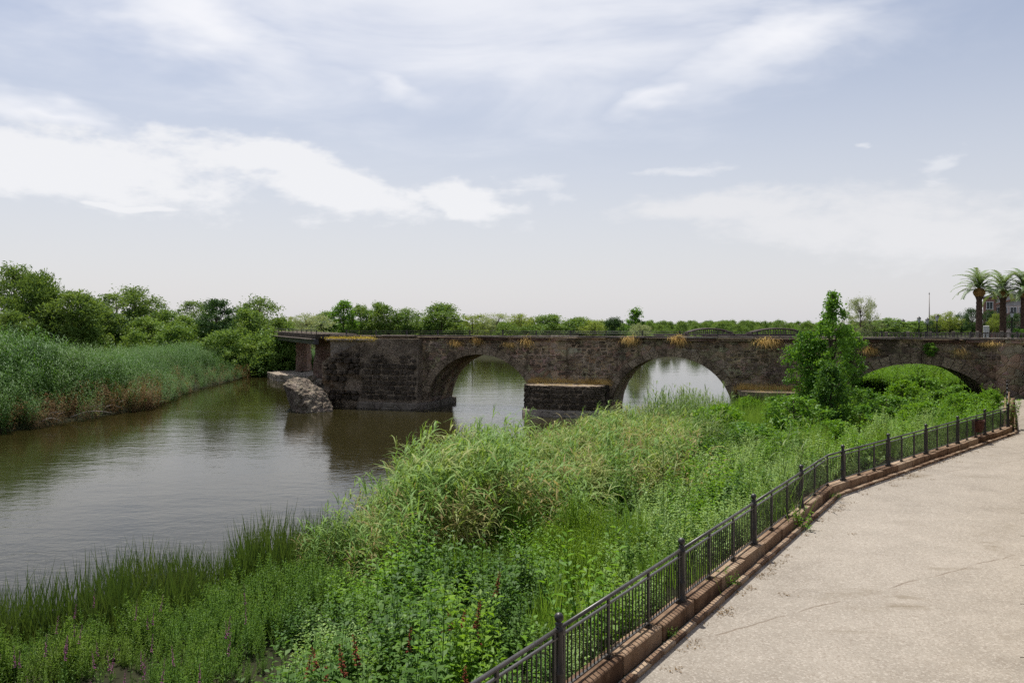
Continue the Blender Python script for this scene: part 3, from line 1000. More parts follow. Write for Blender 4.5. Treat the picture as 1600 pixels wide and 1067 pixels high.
def brick_pier(px, Y, wpx, ytop, ybot, taper, depth):
    c0, c1 = PX(px, ybot, Y), PX(px, ytop, Y)
    hw = wpx / F * Y / 2
    m = MB()
    rows = 16
    vs = []
    for j in range(rows + 1):
        q = j / rows
        w = hw * (taper + (1 - taper) * q)
        z = c0.z + (c1.z - c0.z) * q
        for (x, y) in ((-1, -1), (-0.3, -1.02), (0.4, -1), (1, -0.95), (1, 1), (-1, 1)):
            jj = 0.14 * noise.noise(Vector((x * 3 + px, y * 3, z * 1.7))) * (1.6 if q > 0.9 else 1)
            vs.append((c0.x + x * (w + jj), c0.y + depth + y * (depth * 0.8 * (taper + (1 - taper) * q) + jj), z + jj * 0.5))
    fs = [(j * 6 + k, j * 6 + (k + 1) % 6, (j + 1) * 6 + (k + 1) % 6, (j + 1) * 6 + k) for j in range(rows) for k in range(6)]
    m.add(vs, fs + [tuple(rows * 6 + k for k in range(6))])
    return m.build('pier', MAT['brick'], ruin)
brick_pier(506, 97.0, 24, 523, 592, 1.5, 1.6)
brick_pier(470, 110.0, 16, 521, 580, 1.1, 1.5)
m = MB(); m.bevbox((0, 0, 0), (1.35, 2.6, 1.2), 0.05); o = m.build('pier_cap', MAT['footing'], ruin)
o.location = PX(470, 527, 110.6); o.rotation_euler = (0, 0, 0)

# ---- fallen block of masonry in the river, slabs and stones behind it
def hull_rock(name, pts, label, cat, matn='rock', cuts=4, amp=0.22, freq=1.3, group=None, flat=None):
    bm = bmesh.new()
    for p in pts: bm.verts.new(p)
    r = bmesh.ops.convex_hull(bm, input=bm.verts)
    junk = [g for g in r['geom_interior'] + r['geom_unused'] if isinstance(g, bmesh.types.BMVert)]
    bmesh.ops.delete(bm, geom=list(set(junk)), context='VERTS')
    bmesh.ops.triangulate(bm, faces=bm.faces)
    for _ in range(cuts):
        bmesh.ops.subdivide_edges(bm, edges=bm.edges, cuts=1, use_grid_fill=True)
    bm.normal_update()
    for v in bm.verts:
        nn = v.normal.copy()
        k = 1.0 if flat is None else flat(nn)
        f = noise.noise(v.co * freq) + 0.6 * noise.noise(v.co * freq * 2.3) + 0.45 * (0.5 - abs(noise.noise(v.co * freq * 4.5)))
        v.co += nn * amp * k * f
    me = bpy.data.meshes.new(name)
    bmesh.ops.recalc_face_normals(bm, faces=bm.faces)
    bm.to_mesh(me); bm.free()
    me.materials.append(MAT[matn])
    o = obj(name, me)
    return tag(o, label, cat, group)
pts = [PX(443, 602, 69.2), PX(456, 589, 70.2), PX(472, 590, 70.5), PX(502, 606, 70), PX(512, 620, 69.6), PX(522, 648, 68.8), PX(492, 652, 67.6),
       PX(462, 652, 68.2), PX(456, 640, 69.0), PX(470, 600, 73), PX(505, 615, 73), PX(520, 640, 72), PX(455, 640, 72.5), PX(466, 612, 67.8)]
hull_rock('masonry_block', pts, 'big tilted block of fallen rubble masonry standing in the river beside the bridge', 'rock', 'rock', 5, 0.16, 1.9,
          flat=lambda n: 0.15 if n.x < -0.45 and n.z < 0.2 else 1.0)
def slab(name, poly, z0, z1, label, tilt=(0, 0), cuts=3, amp=0.13):
    pts = [(x, y, z1 + tilt[0] * (x - poly[0][0]) + tilt[1] * (y - poly[0][1])) for x, y in poly] + [(x, y, z0) for x, y in poly]
    return hull_rock(name, [Vector(p) for p in pts], label, 'slab', 'rock', cuts, amp, 1.1)
slab('concrete_slab', [(-33, 110.5), (-30, 104.5), (-24, 100.5), (-18.5, 100), (-18.5, 113), (-26, 118), (-32, 117)], -0.2, 0.82, 'long flat pale slab at the water by the green reeds and brick piers', cuts=4)
slab('concrete_slab', [(-23.6, 95.5), (-21.2, 92.8), (-19.4, 92.4), (-19.2, 97), (-22.8, 98)], -0.2, 0.85, 'broken pale slab lying behind the tilted masonry block', (0.06, 0), cuts=3)
slab('concrete_slab', [(-19.1, 92.3), (-16.6, 91.2), (-16.2, 95.5), (-19.0, 96.6)], -0.2, 0.95, 'pale slab wedged between the broken slab and the bridge pier', (-0.03, 0.04), cuts=3)
for (px, py, Y, r, lab) in ((488, 590, 94.5, 0.55, 'rounded pale stone lying on the broken slab behind the tilted block'), (499, 596, 93, 0.45, 'small pale stone low beside the foot of the bridge pier'),
                            (508, 586, 96.0, 0.4, 'small stone at the foot of the wide brick pier')):
    c = PX(px, py, Y)
    ps = [c + Vector((rg.uniform(-1, 1), rg.uniform(-1, 1), rg.uniform(-0.8, 0.8))).normalized() * r * rg.uniform(0.8, 1.2) for _ in range(14)]
    hull_rock('stone_block', ps, lab, 'stone', 'rock', 2, 0.1, 2.2)

# ================================================================ KERB AND RAILING
def path_point(path, dist):
    for a, b in zip(path[:-1], path[1:]):
        L = (b - a).length
        if dist <= L + 1e-6:
            return a + (b - a) * (dist / L), (b - a).normalized()
        dist -= L
    d = (path[-1] - path[-2]).normalized()
    return path[-1] + d * dist, d

kerb = thing('kerb_wall', 'low weathered stone kerb carrying the iron railing along the walk', 'wall')
rk = random.Random(21)
for (a, b, bay) in ((P00, Pb, 1.517), (Pb, Pc, 1.354), (Pc, Pd, 1.42)):
    L = (b - a).length
    nb = max(1, round(L / bay))
    d = (b - a).normalized()
    rz = math.atan2(d.y, d.x)
    nrm2 = Vector((d.y, -d.x))
    for i in range(nb):
        q = a + d * (L * (i + 0.5) / nb)
        ll = L / nb
        if q.y < 4.5: continue
        m = MB()
        m.bevbox((0, 0, 0), (ll - rk.uniform(0.03, 0.075), 0.36, 0.30), 0.014, 0, 0.008, rk)
        o = m.build('kerb_block', MAT['kerb'], kerb)
        o.location = (q.x + nrm2.x * rk.uniform(-0.015, 0.015), q.y + nrm2.y * rk.uniform(-0.015, 0.015), ZP + 0.12 + rk.uniform(-0.02, 0.012))
        o.rotation_euler = (rk.uniform(-0.03, 0.03), rk.uniform(-0.012, 0.012), rz + rk.uniform(-0.014, 0.014))
        e = q + nrm2 * 0.34
        nsub = 3
        for jx in range(nsub):
            m = MB()
            m.bevbox((0, 0, 0), (ll / nsub - rk.uniform(0.012, 0.03), 0.13 + rk.uniform(-0.015, 0.01), 0.11), 0.012, 0, 0.007, rk)
            o = m.build('edging_stone', MAT['kerb'], kerb)
            e2 = e + d * (ll * ((jx + 0.5) / nsub - 0.5))
            o.location = (e2.x, e2.y, ZP + 0.015 + rk.uniform(-0.01, 0.012))
            o.rotation_euler = (rk.uniform(-0.03, 0.03), 0, rz)

rail = thing('iron_railing', 'dark iron railing with ball topped posts running along the riverside walk', 'railing')
ZK = ZP + 0.27
pmb = MB()
pmb.lathe([(0.088, 0.0), (0.088, 0.05), (0.070, 0.07), (0.070, 0.30), (0.080, 0.32), (0.080, 0.36), (0.062, 0.39), (0.058, 0.86), (0.072, 0.88), (0.072, 0.93), (0.050, 0.95), (0.045, 1.00)], 10)
post_me = pmb.mesh('post', MAT['iron'])
fmb = MB(); fmb.lathe([(0.045, 0.99), (0.06, 1.00), (0.035, 1.02)] + [(0.066 * math.sin(t), 1.085 - 0.066 * math.cos(t)) for t in [0.5 + 0.33 * i for i in range(8)]] + [(0.001, 1.151)], 10)
fin_me = fmb.mesh('finial', MAT['iron'])
smb = MB(); smb.box((0, 0, 0.46), (0.055, 0.035, 0.92)); smb.box((0, 0, 0.02), (0.10, 0.09, 0.06))
stan_me = smb.mesh('stanchion', MAT['iron'])
bmb = MB(); bmb.box((0, 0, 0.455), (0.016, 0.016, 0.75))
bal_me = bmb.mesh('baluster', MAT['iron'])
farbal = MB()
nbal = 0
def railing_run(a, b, spans, first_post=True, last_post=True, single=True):
    global nbal
    d = (b - a).normalized()
    L = (b - a).length
    rz = math.atan2(d.y, d.x)
    for i in range(spans + 1):
        p = a + d * (L * i / spans)
        if (i > 0 or first_post) and (i < spans or last_post):
            po = obj('post', post_me, rail, (p.x, p.y, ZK), rz)
            obj('finial', fin_me, po)
    for i in range(spans):
        s0, s1 = L * i / spans + 0.0, L * (i + 1) / spans
        for j in range(3):
            u0, u1 = s0 + (s1 - s0) * j / 3, s0 + (s1 - s0) * (j + 1) / 3
            if j: 
                p = a + d * u0
                obj('stanchion', stan_me, rail, (p.x, p.y, ZK), rz)
            else:
                for off in (0.13, (s1 - s0) - 0.13):
                    p = a + d * (s0 + off)
                    obj('stanchion', stan_me, rail, (p.x, p.y, ZK), rz)
            nb = 11
            lo_u, hi_u = (u0 + (0.13 if j == 0 else 0)), (u1 - (0.13 if j == 2 else 0))
            for k in range(nb):
                p = a + d * (lo_u + (hi_u - lo_u) * (k + 1) / (nb + 1))
                if single and nbal < 300:
                    obj('baluster', bal_me, rail, (p.x, p.y, ZK), rz); nbal += 1
                else:
                    farbal.box((p.x, p.y, ZK + 0.455), (0.016, 0.016, 0.75), rz)
        p, q = a + d * s0, a + d * s1
        MB().tube([(p.x, p.y, ZK + 0.935), (q.x, q.y, ZK + 0.935)], 0.030, 8).build('top_rail', MAT['irontop'], rail)
        for z in (0.83, 0.085):
            m = MB(); c = (p + q) / 2
            m.box((c.x, c.y, ZK + z), ((q - p).length, 0.040, 0.022), rz)
            m.build('lower_rail' if z < 0.5 else 'middle_rail', MAT['irontop'], rail)
step = (Pb - Pa).length * 0.26667
start = Pa - d1 * step
railing_run(start, start + d1 * step * 4, 4, True, True)
last_near = start + d1 * step * 4
# the short stretch that takes the bend, then the far straight
def connector(p, q, nb, post_end=False):
    global nbal
    d = (q - p).normalized(); rz = math.atan2(d.y, d.x)
    for k in range(nb):
        c = p + (q - p) * ((k + 1) / (nb + 1))
        obj('baluster', bal_me, rail, (c.x, c.y, ZK), rz); nbal += 1
    MB().tube([(p.x, p.y, ZK + 0.935), (q.x, q.y, ZK + 0.935)], 0.030, 8).build('top_rail', MAT['irontop'], rail)
    for z in (0.83, 0.085):
        m = MB(); c = (p + q) / 2
        m.box((c.x, c.y, ZK + z), ((q - p).length, 0.040, 0.022), rz)
        m.build('lower_rail' if z < 0.5 else 'middle_rail', MAT['irontop'], rail)
mid_ = last_near + (Pb - last_near) * 0.48
connector(last_near, mid_, 12); connector(mid_, Pb, 12)
for p in (mid_, Pb): obj('stanchion', stan_me, rail, (p.x, p.y, ZK), math.atan2(d1.y, d1.x))
s2 = Pb + d2 * ((Pc - Pb).length * 0.056)
connector(Pb, s2, 9)
railing_run(s2, Pc, 5, True, True)
railing_run(Pc, Pd, 5, False, True, single=False)
if farbal.v:
    tag(farbal.build('balusters', MAT['iron'], rail), kind='stuff')
# ================================================================ PLANT SHAPES
def blade_strip(V, Q, base, dirs, lens, width, droop, segs=4, taper=0.9, side=None):
    """append one curved blade (quads); dirs = start direction"""
    p = np.array(base, dtype=float)
    d = np.array(dirs, dtype=float); d /= np.linalg.norm(d)
    sd = np.cross(d, (0, 0, 1.0)) if side is None else np.array(side, dtype=float)
    ln = np.linalg.norm(sd)
    sd = sd / ln if ln > 1e-6 else np.array((1.0, 0, 0))
    o = len(V)
    for i in range(segs + 1):
        q = i / segs
        w = width * (1 - taper * q ** 1.3) * (0.55 + 0.45 * min(1, q * 4))
        V.append(p - sd * w / 2); V.append(p + sd * w / 2)
        if i < segs:
            p = p + d * (lens / segs)
            d = d + np.array((0, 0, -droop / segs)); d /= np.linalg.norm(d)
    for i in range(segs):
        Q.append((o + 2 * i, o + 2 * i + 1, o + 2 * i + 3, o + 2 * i + 2))

def stem_quads(V, Q, p0, p1, r):
    p0, p1 = np.array(p0, float), np.array(p1, float)
    o = len(V)
    for k in range(3):
        t = 2.094 * k
        e = np.array((math.cos(t), math.sin(t), 0)) * r
        V.append(p0 + e); V.append(p1 + e * 0.5)
    for k in range(3):
        a, b = 2 * k, 2 * ((k + 1) % 3)
        Q.append((o + a, o + b, o + b + 1, o + a + 1))

def reed_clump(rd, n, h, spread, leaf, width, wind=0.35, plume=0.3, dead=0.0, nleaf=9, low=0.25):
    V, Q = [], []
    for _ in range(n):
        hh = h * rd.uniform(0.72, 1.08)
        bx, by = rd.gauss(0, spread), rd.gauss(0, spread)
        lean = np.array((wind * rd.uniform(0.1, 0.8) + rd.gauss(0, 0.12), rd.gauss(0, 0.12), 1.0)); lean /= np.linalg.norm(lean)
        base = np.array((bx, by, -0.1))
        mid = base + lean * hh * 0.5 * 0.9
        top = base + lean * hh
        stem_quads(V, Q, base, mid, 0.011); stem_quads(V, Q, mid, top, 0.007)
        for k in range(nleaf):
            q = low + (1 - low) * (k + rd.random()) / nleaf
            a = rd.uniform(0, 6.283)
            dr = np.array((math.cos(a) + wind * 1.1, math.sin(a), rd.uniform(0.5, 1.3)))
            blade_strip(V, Q, base + lean * hh * q, dr, leaf * rd.uniform(0.6, 1.15), width * rd.uniform(0.7, 1.2), rd.uniform(1.0, 2.4), 4)
        if rd.random() < plume:
            for k in range(7):
                dr = np.array((wind + rd.gauss(0, 0.3), rd.gauss(0, 0.3), 1.2))
                blade_strip(V, Q, top - lean * 0.05 * k, dr, rd.uniform(0.18, 0.32), 0.03, rd.uniform(1.2, 2.4), 3, 0.6)
    return V, Q

def cattail_clump(rd, n, h, spread, width=0.022):
    V, Q = [], []
    for _ in range(n):
        a = rd.uniform(0, 6.283)
        b = (rd.gauss(0, spread), rd.gauss(0, spread), -0.1)
        d = np.array((math.cos(a) * 0.22 + 0.08, math.sin(a) * 0.22, 1.0))
        blade_strip(V, Q, b, d, h * rd.uniform(0.6, 1.12), width * rd.uniform(0.7, 1.2), rd.uniform(0.0, 0.28) if rd.random() < 0.85 else 1.0, 5, 0.95,
                    (math.sin(a + rd.uniform(-1, 1)), math.cos(a), 0))
    return V, Q

def leaf4(V, Q, c, d, up, L, Wd, fold=0.25):
    """pointed leaf: four-sided, folded a little along the midrib"""
    d = np.array(d, float); d /= np.linalg.norm(d)
    s = np.cross(d, up); n_ = np.linalg.norm(s)
    s = s / n_ if n_ > 1e-6 else np.array((1.0, 0, 0))
    u = np.cross(s, d)
    c = np.array(c, float)
    o = len(V)
    V += [c, c + d * L * 0.45 - s * Wd / 2 + u * Wd * fold, c + d * L - u * L * 0.12, c + d * L * 0.45 + s * Wd / 2 + u * Wd * fold]
    Q.append((o, o + 1, o + 2, o + 3))

def herb_clump(rd, n, h, spread, L, Wd, per, lean=0.35, up=0.45, whorl=1, topleaf=True):
    V, Q = [], []
    for _ in range(n):
        a = rd.uniform(0, 6.283)
        b = np.array((rd.gauss(0, spread), rd.gauss(0, spread), -0.05))
        ax = np.array((math.cos(a) * lean * rd.random(), math.sin(a) * lean * rd.random(), 1.0)); ax /= np.linalg.norm(ax)
        hh = h * rd.uniform(0.6, 1.1)
        stem_quads(V, Q, b, b + ax * hh, 0.007)
        for k in range(per):
            q = 0.18 + 0.82 * (k + rd.random() * 0.8) / per
            g = a + k * 2.4 + rd.gauss(0, 0.4)
            for wq in range(whorl):
                g2 = g + wq * 6.283 / whorl
                d = (math.cos(g2), math.sin(g2), rd.uniform(up - 0.4, up + 0.5))
                sz = rd.uniform(0.7, 1.2) * (1.1 - 0.45 * q)
                leaf4(V, Q, b + ax * hh * q, d, (rd.gauss(0, 0.25), rd.gauss(0, 0.25), 1), L * sz, Wd * sz)
    return V, Q

PROTO = {}
def proto(kind, meshes):
    c = bpy.data.collections.new('proto_' + kind)
    for i, me in enumerate(meshes):
        o = bpy.data.objects.new('%s_%02d' % (kind, i), me)
        c.objects.link(o)
    PROTO[kind] = (c, len(meshes))

def mk(name, VQ, matn):
    return mesh_np(name, np.array(VQ[0]), np.array(VQ[1]), MAT[matn])

rp = random.Random(77)
proto('reed', [mk('reed', reed_clump(rp, 5, 2.7, 0.26, 0.92, 0.068, 0.42, 0.5, 0, 8, 0.2), 'reed') for _ in range(5)])
proto('deadreed', [mk('deadreed', reed_clump(rp, 4, 2.4, 0.22, 0.80, 0.060, 0.5, 0.2, 0, 8, 0.1), 'strawreed') for _ in range(3)])
proto('darkreed', [mk('darkreed', reed_clump(rp, 5, 2.7, 0.22, 0.55, 0.042, 0.2, 0.4, 0, 9, 0.2), 'darkreed') for _ in range(4)])
proto('cane', [mk('cane', reed_clump(rp, 7, 4.3, 0.40, 0.70, 0.062, 0.12, 0.0, 0, 15, 0.22), 'cane') for _ in range(5)])
proto('deadcane', [mk('deadcane', reed_clump(rp, 6, 2.0, 0.40, 0.60, 0.05, 0.35, 0.0, 0, 10, 0.1), 'deadcane') for _ in range(3)])
proto('cattail', [mk('cattail', cattail_clump(rp, 9, 1.6, 0.18, 0.046), 'cattail') for _ in range(4)])
proto('sedge', [mk('sedge', cattail_clump(rp, 22, 1.15, 0.20, 0.020), 'sedge') for _ in range(3)])
proto('fine', [mk('fine', herb_clump(rp, 8, 0.9, 0.16, 0.085, 0.020, 20, 0.35, 0.75, 2), 'fine') for _ in range(4)])
proto('leafy', [mk('leafy', herb_clump(rp, 6, 0.95, 0.17, 0.190, 0.095, 13, 0.5, 0.35), 'leafy') for _ in range(3)] + [mk('leafy', herb_clump(rp, 7, 1.55, 0.22, 0.170, 0.075, 20, 0.45, 0.45), 'leafy') for _ in range(3)]
      + [mk('leafy', herb_clump(rp, 4, 0.75, 0.16, 0.30, 0.22, 7, 0.6, 0.25), 'pale')])
proto('pale', [mk('pale', herb_clump(rp, 6, 0.75, 0.18, 0.110, 0.066, 13, 0.5, 0.3, 2), 'pale') for _ in range(3)] + [mk('pale', herb_clump(rp, 7, 1.25, 0.2, 0.110, 0.056, 18, 0.4, 0.4, 2), 'pale') for _ in range(2)])
proto('deep', [mk('deep', herb_clump(rp, 6, 1.0, 0.18, 0.170, 0.096, 13, 0.5, 0.25, 2), 'deep') for _ in range(3)] + [mk('deep', herb_clump(rp, 6, 1.5, 0.2, 0.150, 0.070, 20, 0.4, 0.4), 'deep') for _ in range(2)])
proto('yellow', [mk('yellow', herb_clump(rp, 11, 1.1, 0.16, 0.085, 0.014, 26, 0.25, 0.9, 2), 'yellow') for _ in range(2)])
proto('straw', [mk('straw', cattail_clump(rp, 30, 0.42, 0.18, 0.012), 'straw') for _ in range(3)])

def scatter(name, kind, pts, scl, rz, label, cat, tilt=0.08, parent=None):
    """one stuff object: many plants standing at points of a bank"""
    pts = np.asarray(pts, dtype=np.float32)
    n = len(pts)
    me = bpy.data.meshes.new(name)
    me.vertices.add(n)
    me.vertices.foreach_set('co', pts.ravel())
    a = me.attributes.new('rot', 'FLOAT_VECTOR', 'POINT')
    rot = np.column_stack([nrg.normal(0, tilt, n), nrg.normal(0, tilt, n), np.asarray(rz)]).astype(np.float32)
    a.data.foreach_set('vector', rot.ravel())
    a = me.attributes.new('scl', 'FLOAT', 'POINT')
    a.data.foreach_set('value', np.asarray(scl, dtype=np.float32))
    col, cnt = PROTO[kind]
    a = me.attributes.new('idx', 'INT', 'POINT')
    a.data.foreach_set('value', nrg.integers(0, cnt, n).astype(np.int32))
    o = obj(name, me, parent)
    g = bpy.data.node_groups.new('scatter_' + name, 'GeometryNodeTree')
    g.interface.new_socket('Geometry', in_out='INPUT', socket_type='NodeSocketGeometry')
    g.interface.new_socket('Geometry', in_out='OUTPUT', socket_type='NodeSocketGeometry')
    gi, go = g.nodes.new('NodeGroupInput'), g.nodes.new('NodeGroupOutput')
    ip = g.nodes.new('GeometryNodeInstanceOnPoints')
    ci = g.nodes.new('GeometryNodeCollectionInfo')
    ci.inputs['Collection'].default_value = col
    ci.inputs['Separate Children'].default_value = True
    ci.inputs['Reset Children'].default_value = True
    def attr(nm, typ):
        nd = g.nodes.new('GeometryNodeInputNamedAttribute'); nd.data_type = typ
        nd.inputs['Name'].default_value = nm
        return nd.outputs['Attribute']
    L = g.links.new
    L(gi.outputs[0], ip.inputs['Points'])
    L(ci.outputs[0], ip.inputs['Instance'])
    ip.inputs['Pick Instance'].default_value = True
    L(attr('idx', 'INT'), ip.inputs['Instance Index'])
    L(attr('rot', 'FLOAT_VECTOR'), ip.inputs['Rotation'])
    L(attr('scl', 'FLOAT'), ip.inputs['Scale'])
    L(ip.outputs[0], go.inputs[0])
    md = o.modifiers.new('scatter', 'NODES')
    md.node_group = g
    if parent is None:
        tag(o, label, cat, kind='stuff')
    else:
        tag(o, kind='stuff')
    return o

# ---------------------------------------------------------------- near bank
# patches of the bank by kind; seeds are surveyed spots (photo pixel of the plant tops)
SEEDS = {
 'cattail': [(20, 965), (100, 945), (180, 925), (250, 905), (320, 885), (390, 862), (430, 850), (455, 850)],
 'fine': [(30, 1015), (110, 1000), (200, 990), (280, 960), (60, 1065), (180, 1060), (300, 1030), (370, 960), (350, 1060), (450, 925), (500, 890), (410, 1010), (770, 860), (990, 745)],
 'reed': [(500, 810), (560, 810), (620, 800), (680, 740), (740, 730), (640, 780), (700, 790), (760, 770), (800, 760), (850, 740), (900, 720), (940, 690), (960, 735), (1030, 715), (1060, 700), (1010, 735), (880, 770), (820, 800), (540, 850), (600, 850), (990, 700), (720, 840), (1000, 665)],
 'darkreed': [(1030, 690), (1070, 680), (1045, 665), (1085, 690)],
 'sedge': [(1170, 650), (1140, 670), (1200, 650), (790, 845), (1110, 650), (700, 870), (1230, 640)],
 'leafy': [(660, 880), (640, 950), (840, 850), (800, 890), (870, 880), (1130, 700), (1210, 690), (1250, 680), (700, 940), (440, 1010), (490, 1040), (540, 960), (970, 770), (1350, 690), (1420, 665), (1480, 650), (1530, 640), (1560, 632), (590, 930), (730, 1050), (820, 960), (1300, 670), (640, 1050)],
 'pale': [(950, 890), (1000, 850), (1050, 810), (1100, 790), (1150, 760), (1200, 745), (900, 930), (850, 970), (1250, 730), (1300, 705), (1000, 800), (740, 1015), (1380, 690), (1450, 670), (520, 1010), (1180, 720), (1090, 740)],
 'deep': [(600, 965), (665, 1010), (720, 985), (790, 970), (560, 1035), (610, 1060), (700, 1060), (830, 915), (870, 905), (750, 885), (690, 905), (1330, 660), (1400, 645), (1140, 715), (480, 980), (420, 1050), (960, 800), (1090, 720), (1230, 700), (1470, 630), (760, 1000)],
 'yellow': [(935, 858), (925, 840), (1330, 690)],
}
SL = [(k, p) for k, L in SEEDS.items() for p in L]
SP = np.array([p for _, p in SL], float)
SK = [k for k, _ in SL]

DENS = 17.0
area = 62 * 60
keep_n = int(DENS * area)
cand = np.column_stack([nrg.uniform(-26, 36, keep_n), nrg.uniform(6, 66, keep_n)])
rsd, ksd = river_sd(cand), side_of_kerb(cand)
wb = cand[:, 0] * BN.x + cand[:, 1] * BN.y - BD
ok = (rsd > -1.1) & (ksd > 0.32) & (wb < 6.0)
cand, rsd, ksd = cand[ok], rsd[ok], ksd[ok]
cz = np.maximum(ground_z(cand), -0.1)
cpx = 800 + F * cand[:, 0] / cand[:, 1]
cpy = HY + F * (HC - cz - 0.6) / cand[:, 1]
vis = (cpx > -420) & (cpx < 1700) & (cpy < 1400)
cand, rsd, ksd, cz, cpx, cpy = (a[vis] for a in (cand, rsd, ksd, cz, cpx, cpy))
# plants grow in clumps of one kind: clump centres first, then every plant joins its nearest clump
nctr = int(0.62 * 62 * 60)
ctr = np.column_stack([nrg.uniform(-26, 36, nctr), nrg.uniform(6, 66, nctr)])
ctr = ctr[(river_sd(ctr) > -1.3) & (side_of_kerb(ctr) > -0.6)]
cz0 = np.maximum(ground_z(ctr), -0.1)
kpx = 800 + F * ctr[:, 0] / ctr[:, 1] + nrg.normal(0, 16, len(ctr))
kpy = HY + F * (HC - cz0 - 0.6) / ctr[:, 1] + nrg.normal(0, 12, len(ctr))
dd = (kpx[:, None] - SP[None, :, 0]) ** 2 + (1.5 * (kpy[:, None] - SP[None, :, 1])) ** 2
ckind = np.array(SK)[np.argmin(dd, axis=1)]
mixed = (ckind == 'pale') & (nrg.random(len(ctr)) < 0.36)
ckind = np.where(mixed, nrg.choice(['leafy', 'deep', 'sedge', 'darkreed'], len(ctr), p=[0.4, 0.35, 0.15, 0.10]), ckind)
crad = nrg.uniform(0.6, 1.1, len(ctr))
chgt = nrg.uniform(0.70, 1.40, len(ctr))
near_i, near_d = np.zeros(len(cand), int), np.zeros(len(cand))
for a in range(0, len(cand), 2000):
    q = cand[a:a + 2000]
    d2_ = (q[:, None, 0] - ctr[None, :, 0]) ** 2 + (q[:, None, 1] - ctr[None, :, 1]) ** 2
    near_i[a:a + 2000] = np.argmin(d2_, axis=1)
    near_d[a:a + 2000] = np.sqrt(d2_.min(axis=1))
kinds = ckind[near_i]
rel = near_d / crad[near_i]
dome = np.clip(0.42 + 0.78 * (1 - rel ** 2), 0.34, 1.2) * chgt[near_i]
# only reeds, cattails and sedges stand in the water
land_only = ~np.isin(kinds, ['cattail', 'reed', 'darkreed', 'sedge'])
kinds = np.where(land_only & (rsd < np.where(cpx < 470, 0.75, 0.25)), np.where(cpx < 470, 'cattail', 'reed'), kinds)
u = nrg.random(len(cand))
frac = {'reed': 0.26, 'darkreed': 0.32, 'cattail': 0.85, 'sedge': 0.6, 'fine': 0.75, 'leafy': 0.40, 'pale': 0.62, 'deep': 0.42, 'yellow': 0.9}
SIZE = {'reed': (0.85, 1.15), 'darkreed': (0.8, 1.1), 'cattail': (0.8, 1.25), 'sedge': (0.75, 1.3), 'fine': (0.65, 1.1), 'leafy': (0.6, 1.1), 'pale': (0.65, 1.1), 'yellow': (0.7, 1.1), 'deep': (0.6, 1.15)}
LAB = {'reed': ('common_reeds', 'tall yellowish green reeds leaning in the wind along the near water edge', 'reeds'),
       'darkreed': ('dark_reeds', 'darker upright reeds in front of the middle arch', 'reeds'),
       'cattail': ('cattails', 'dark green blade leaves of cattails at the lower left water edge', 'reeds'),
       'sedge': ('sedges', 'fresh green upright sedge grass on the near bank', 'grass'),
       'fine': ('fine_leaved_herbs', 'fine leaved green herbs covering the lower left bank', 'herbs'),
       'leafy': ('broad_leaved_herbs', 'bright green broad leaved herbs on the near bank', 'herbs'),
       'pale': ('pale_herbs', 'pale green small leaved herbs growing along the railing', 'herbs'),
       'deep': ('deep_green_herbs', 'deep green broad leaved herbs among the paler ones on the near bank', 'herbs'),
       'yellow': ('feathery_plants', 'bright yellow green feathery plants on the slope by the railing', 'herbs')}
hn = np.array([0.6 * noise.noise(Vector((x * 0.35, y * 0.35, 4.2))) + 0.75 * noise.noise(Vector((x * 1.15, y * 1.15, 8.2))) for x, y in cand])
for kd in LAB:
    m = (kinds == kd) & (u < frac[kd])
    if kd in ('fine', 'leafy', 'pale', 'deep'):
        m &= (rel < 1.0) | (nrg.random(len(cand)) < 0.16)
    pts = np.column_stack([cand[m], cz[m]])
    lo, hi = SIZE[kd]
    dm = dome[m] if kd in ('fine', 'leafy', 'pale', 'deep', 'yellow', 'sedge') else 0.72 + 0.28 * dome[m]
    scl = nrg.uniform(0.85, 1.12, len(pts)) * (lo + hi) / 2 * dm * (1 + 0.25 * hn[m])
    scl *= np.where((cpx[m] > 1450) & (cand[m][:, 1] > 46), 0.6, 1.0)
    scl *= np.where(ksd[m] < 0.8, 0.80, 1.0) * (np.where(cpx[m] > 1090, 1.45, 1.0) if kd == 'sedge' else 1.0) * (1.2 if kd == 'darkreed' else 1.0)
    if kd in ('reed', 'darkreed'):
        scl *= np.where(cpx[m] < 610, 0.70, 1.0) * np.where((cpx[m] > 630) & (cpx[m] < 780), 1.18, 1.0) * np.where(cpx[m] > 800, 0.9, 1.0)
    rz = nrg.uniform(-0.5, 0.5, len(pts)) if 'reed' in kd else nrg.uniform(0, 6.283, len(pts))
    scatter(LAB[kd][0], kd, pts, scl, rz, LAB[kd][1], LAB[kd][2])

m = (kinds == 'reed') & (nrg.random(len(cand)) < 0.085)
scatter('dead_reeds', 'deadreed', np.column_stack([cand[m], cz[m]]), nrg.uniform(0.6, 1.1, m.sum()) * np.where(cpx[m] < 620, 0.75, 1.0), nrg.uniform(-0.6, 0.6, m.sum()), 'dry straw coloured reeds standing among the green ones', 'reeds', 0.12)

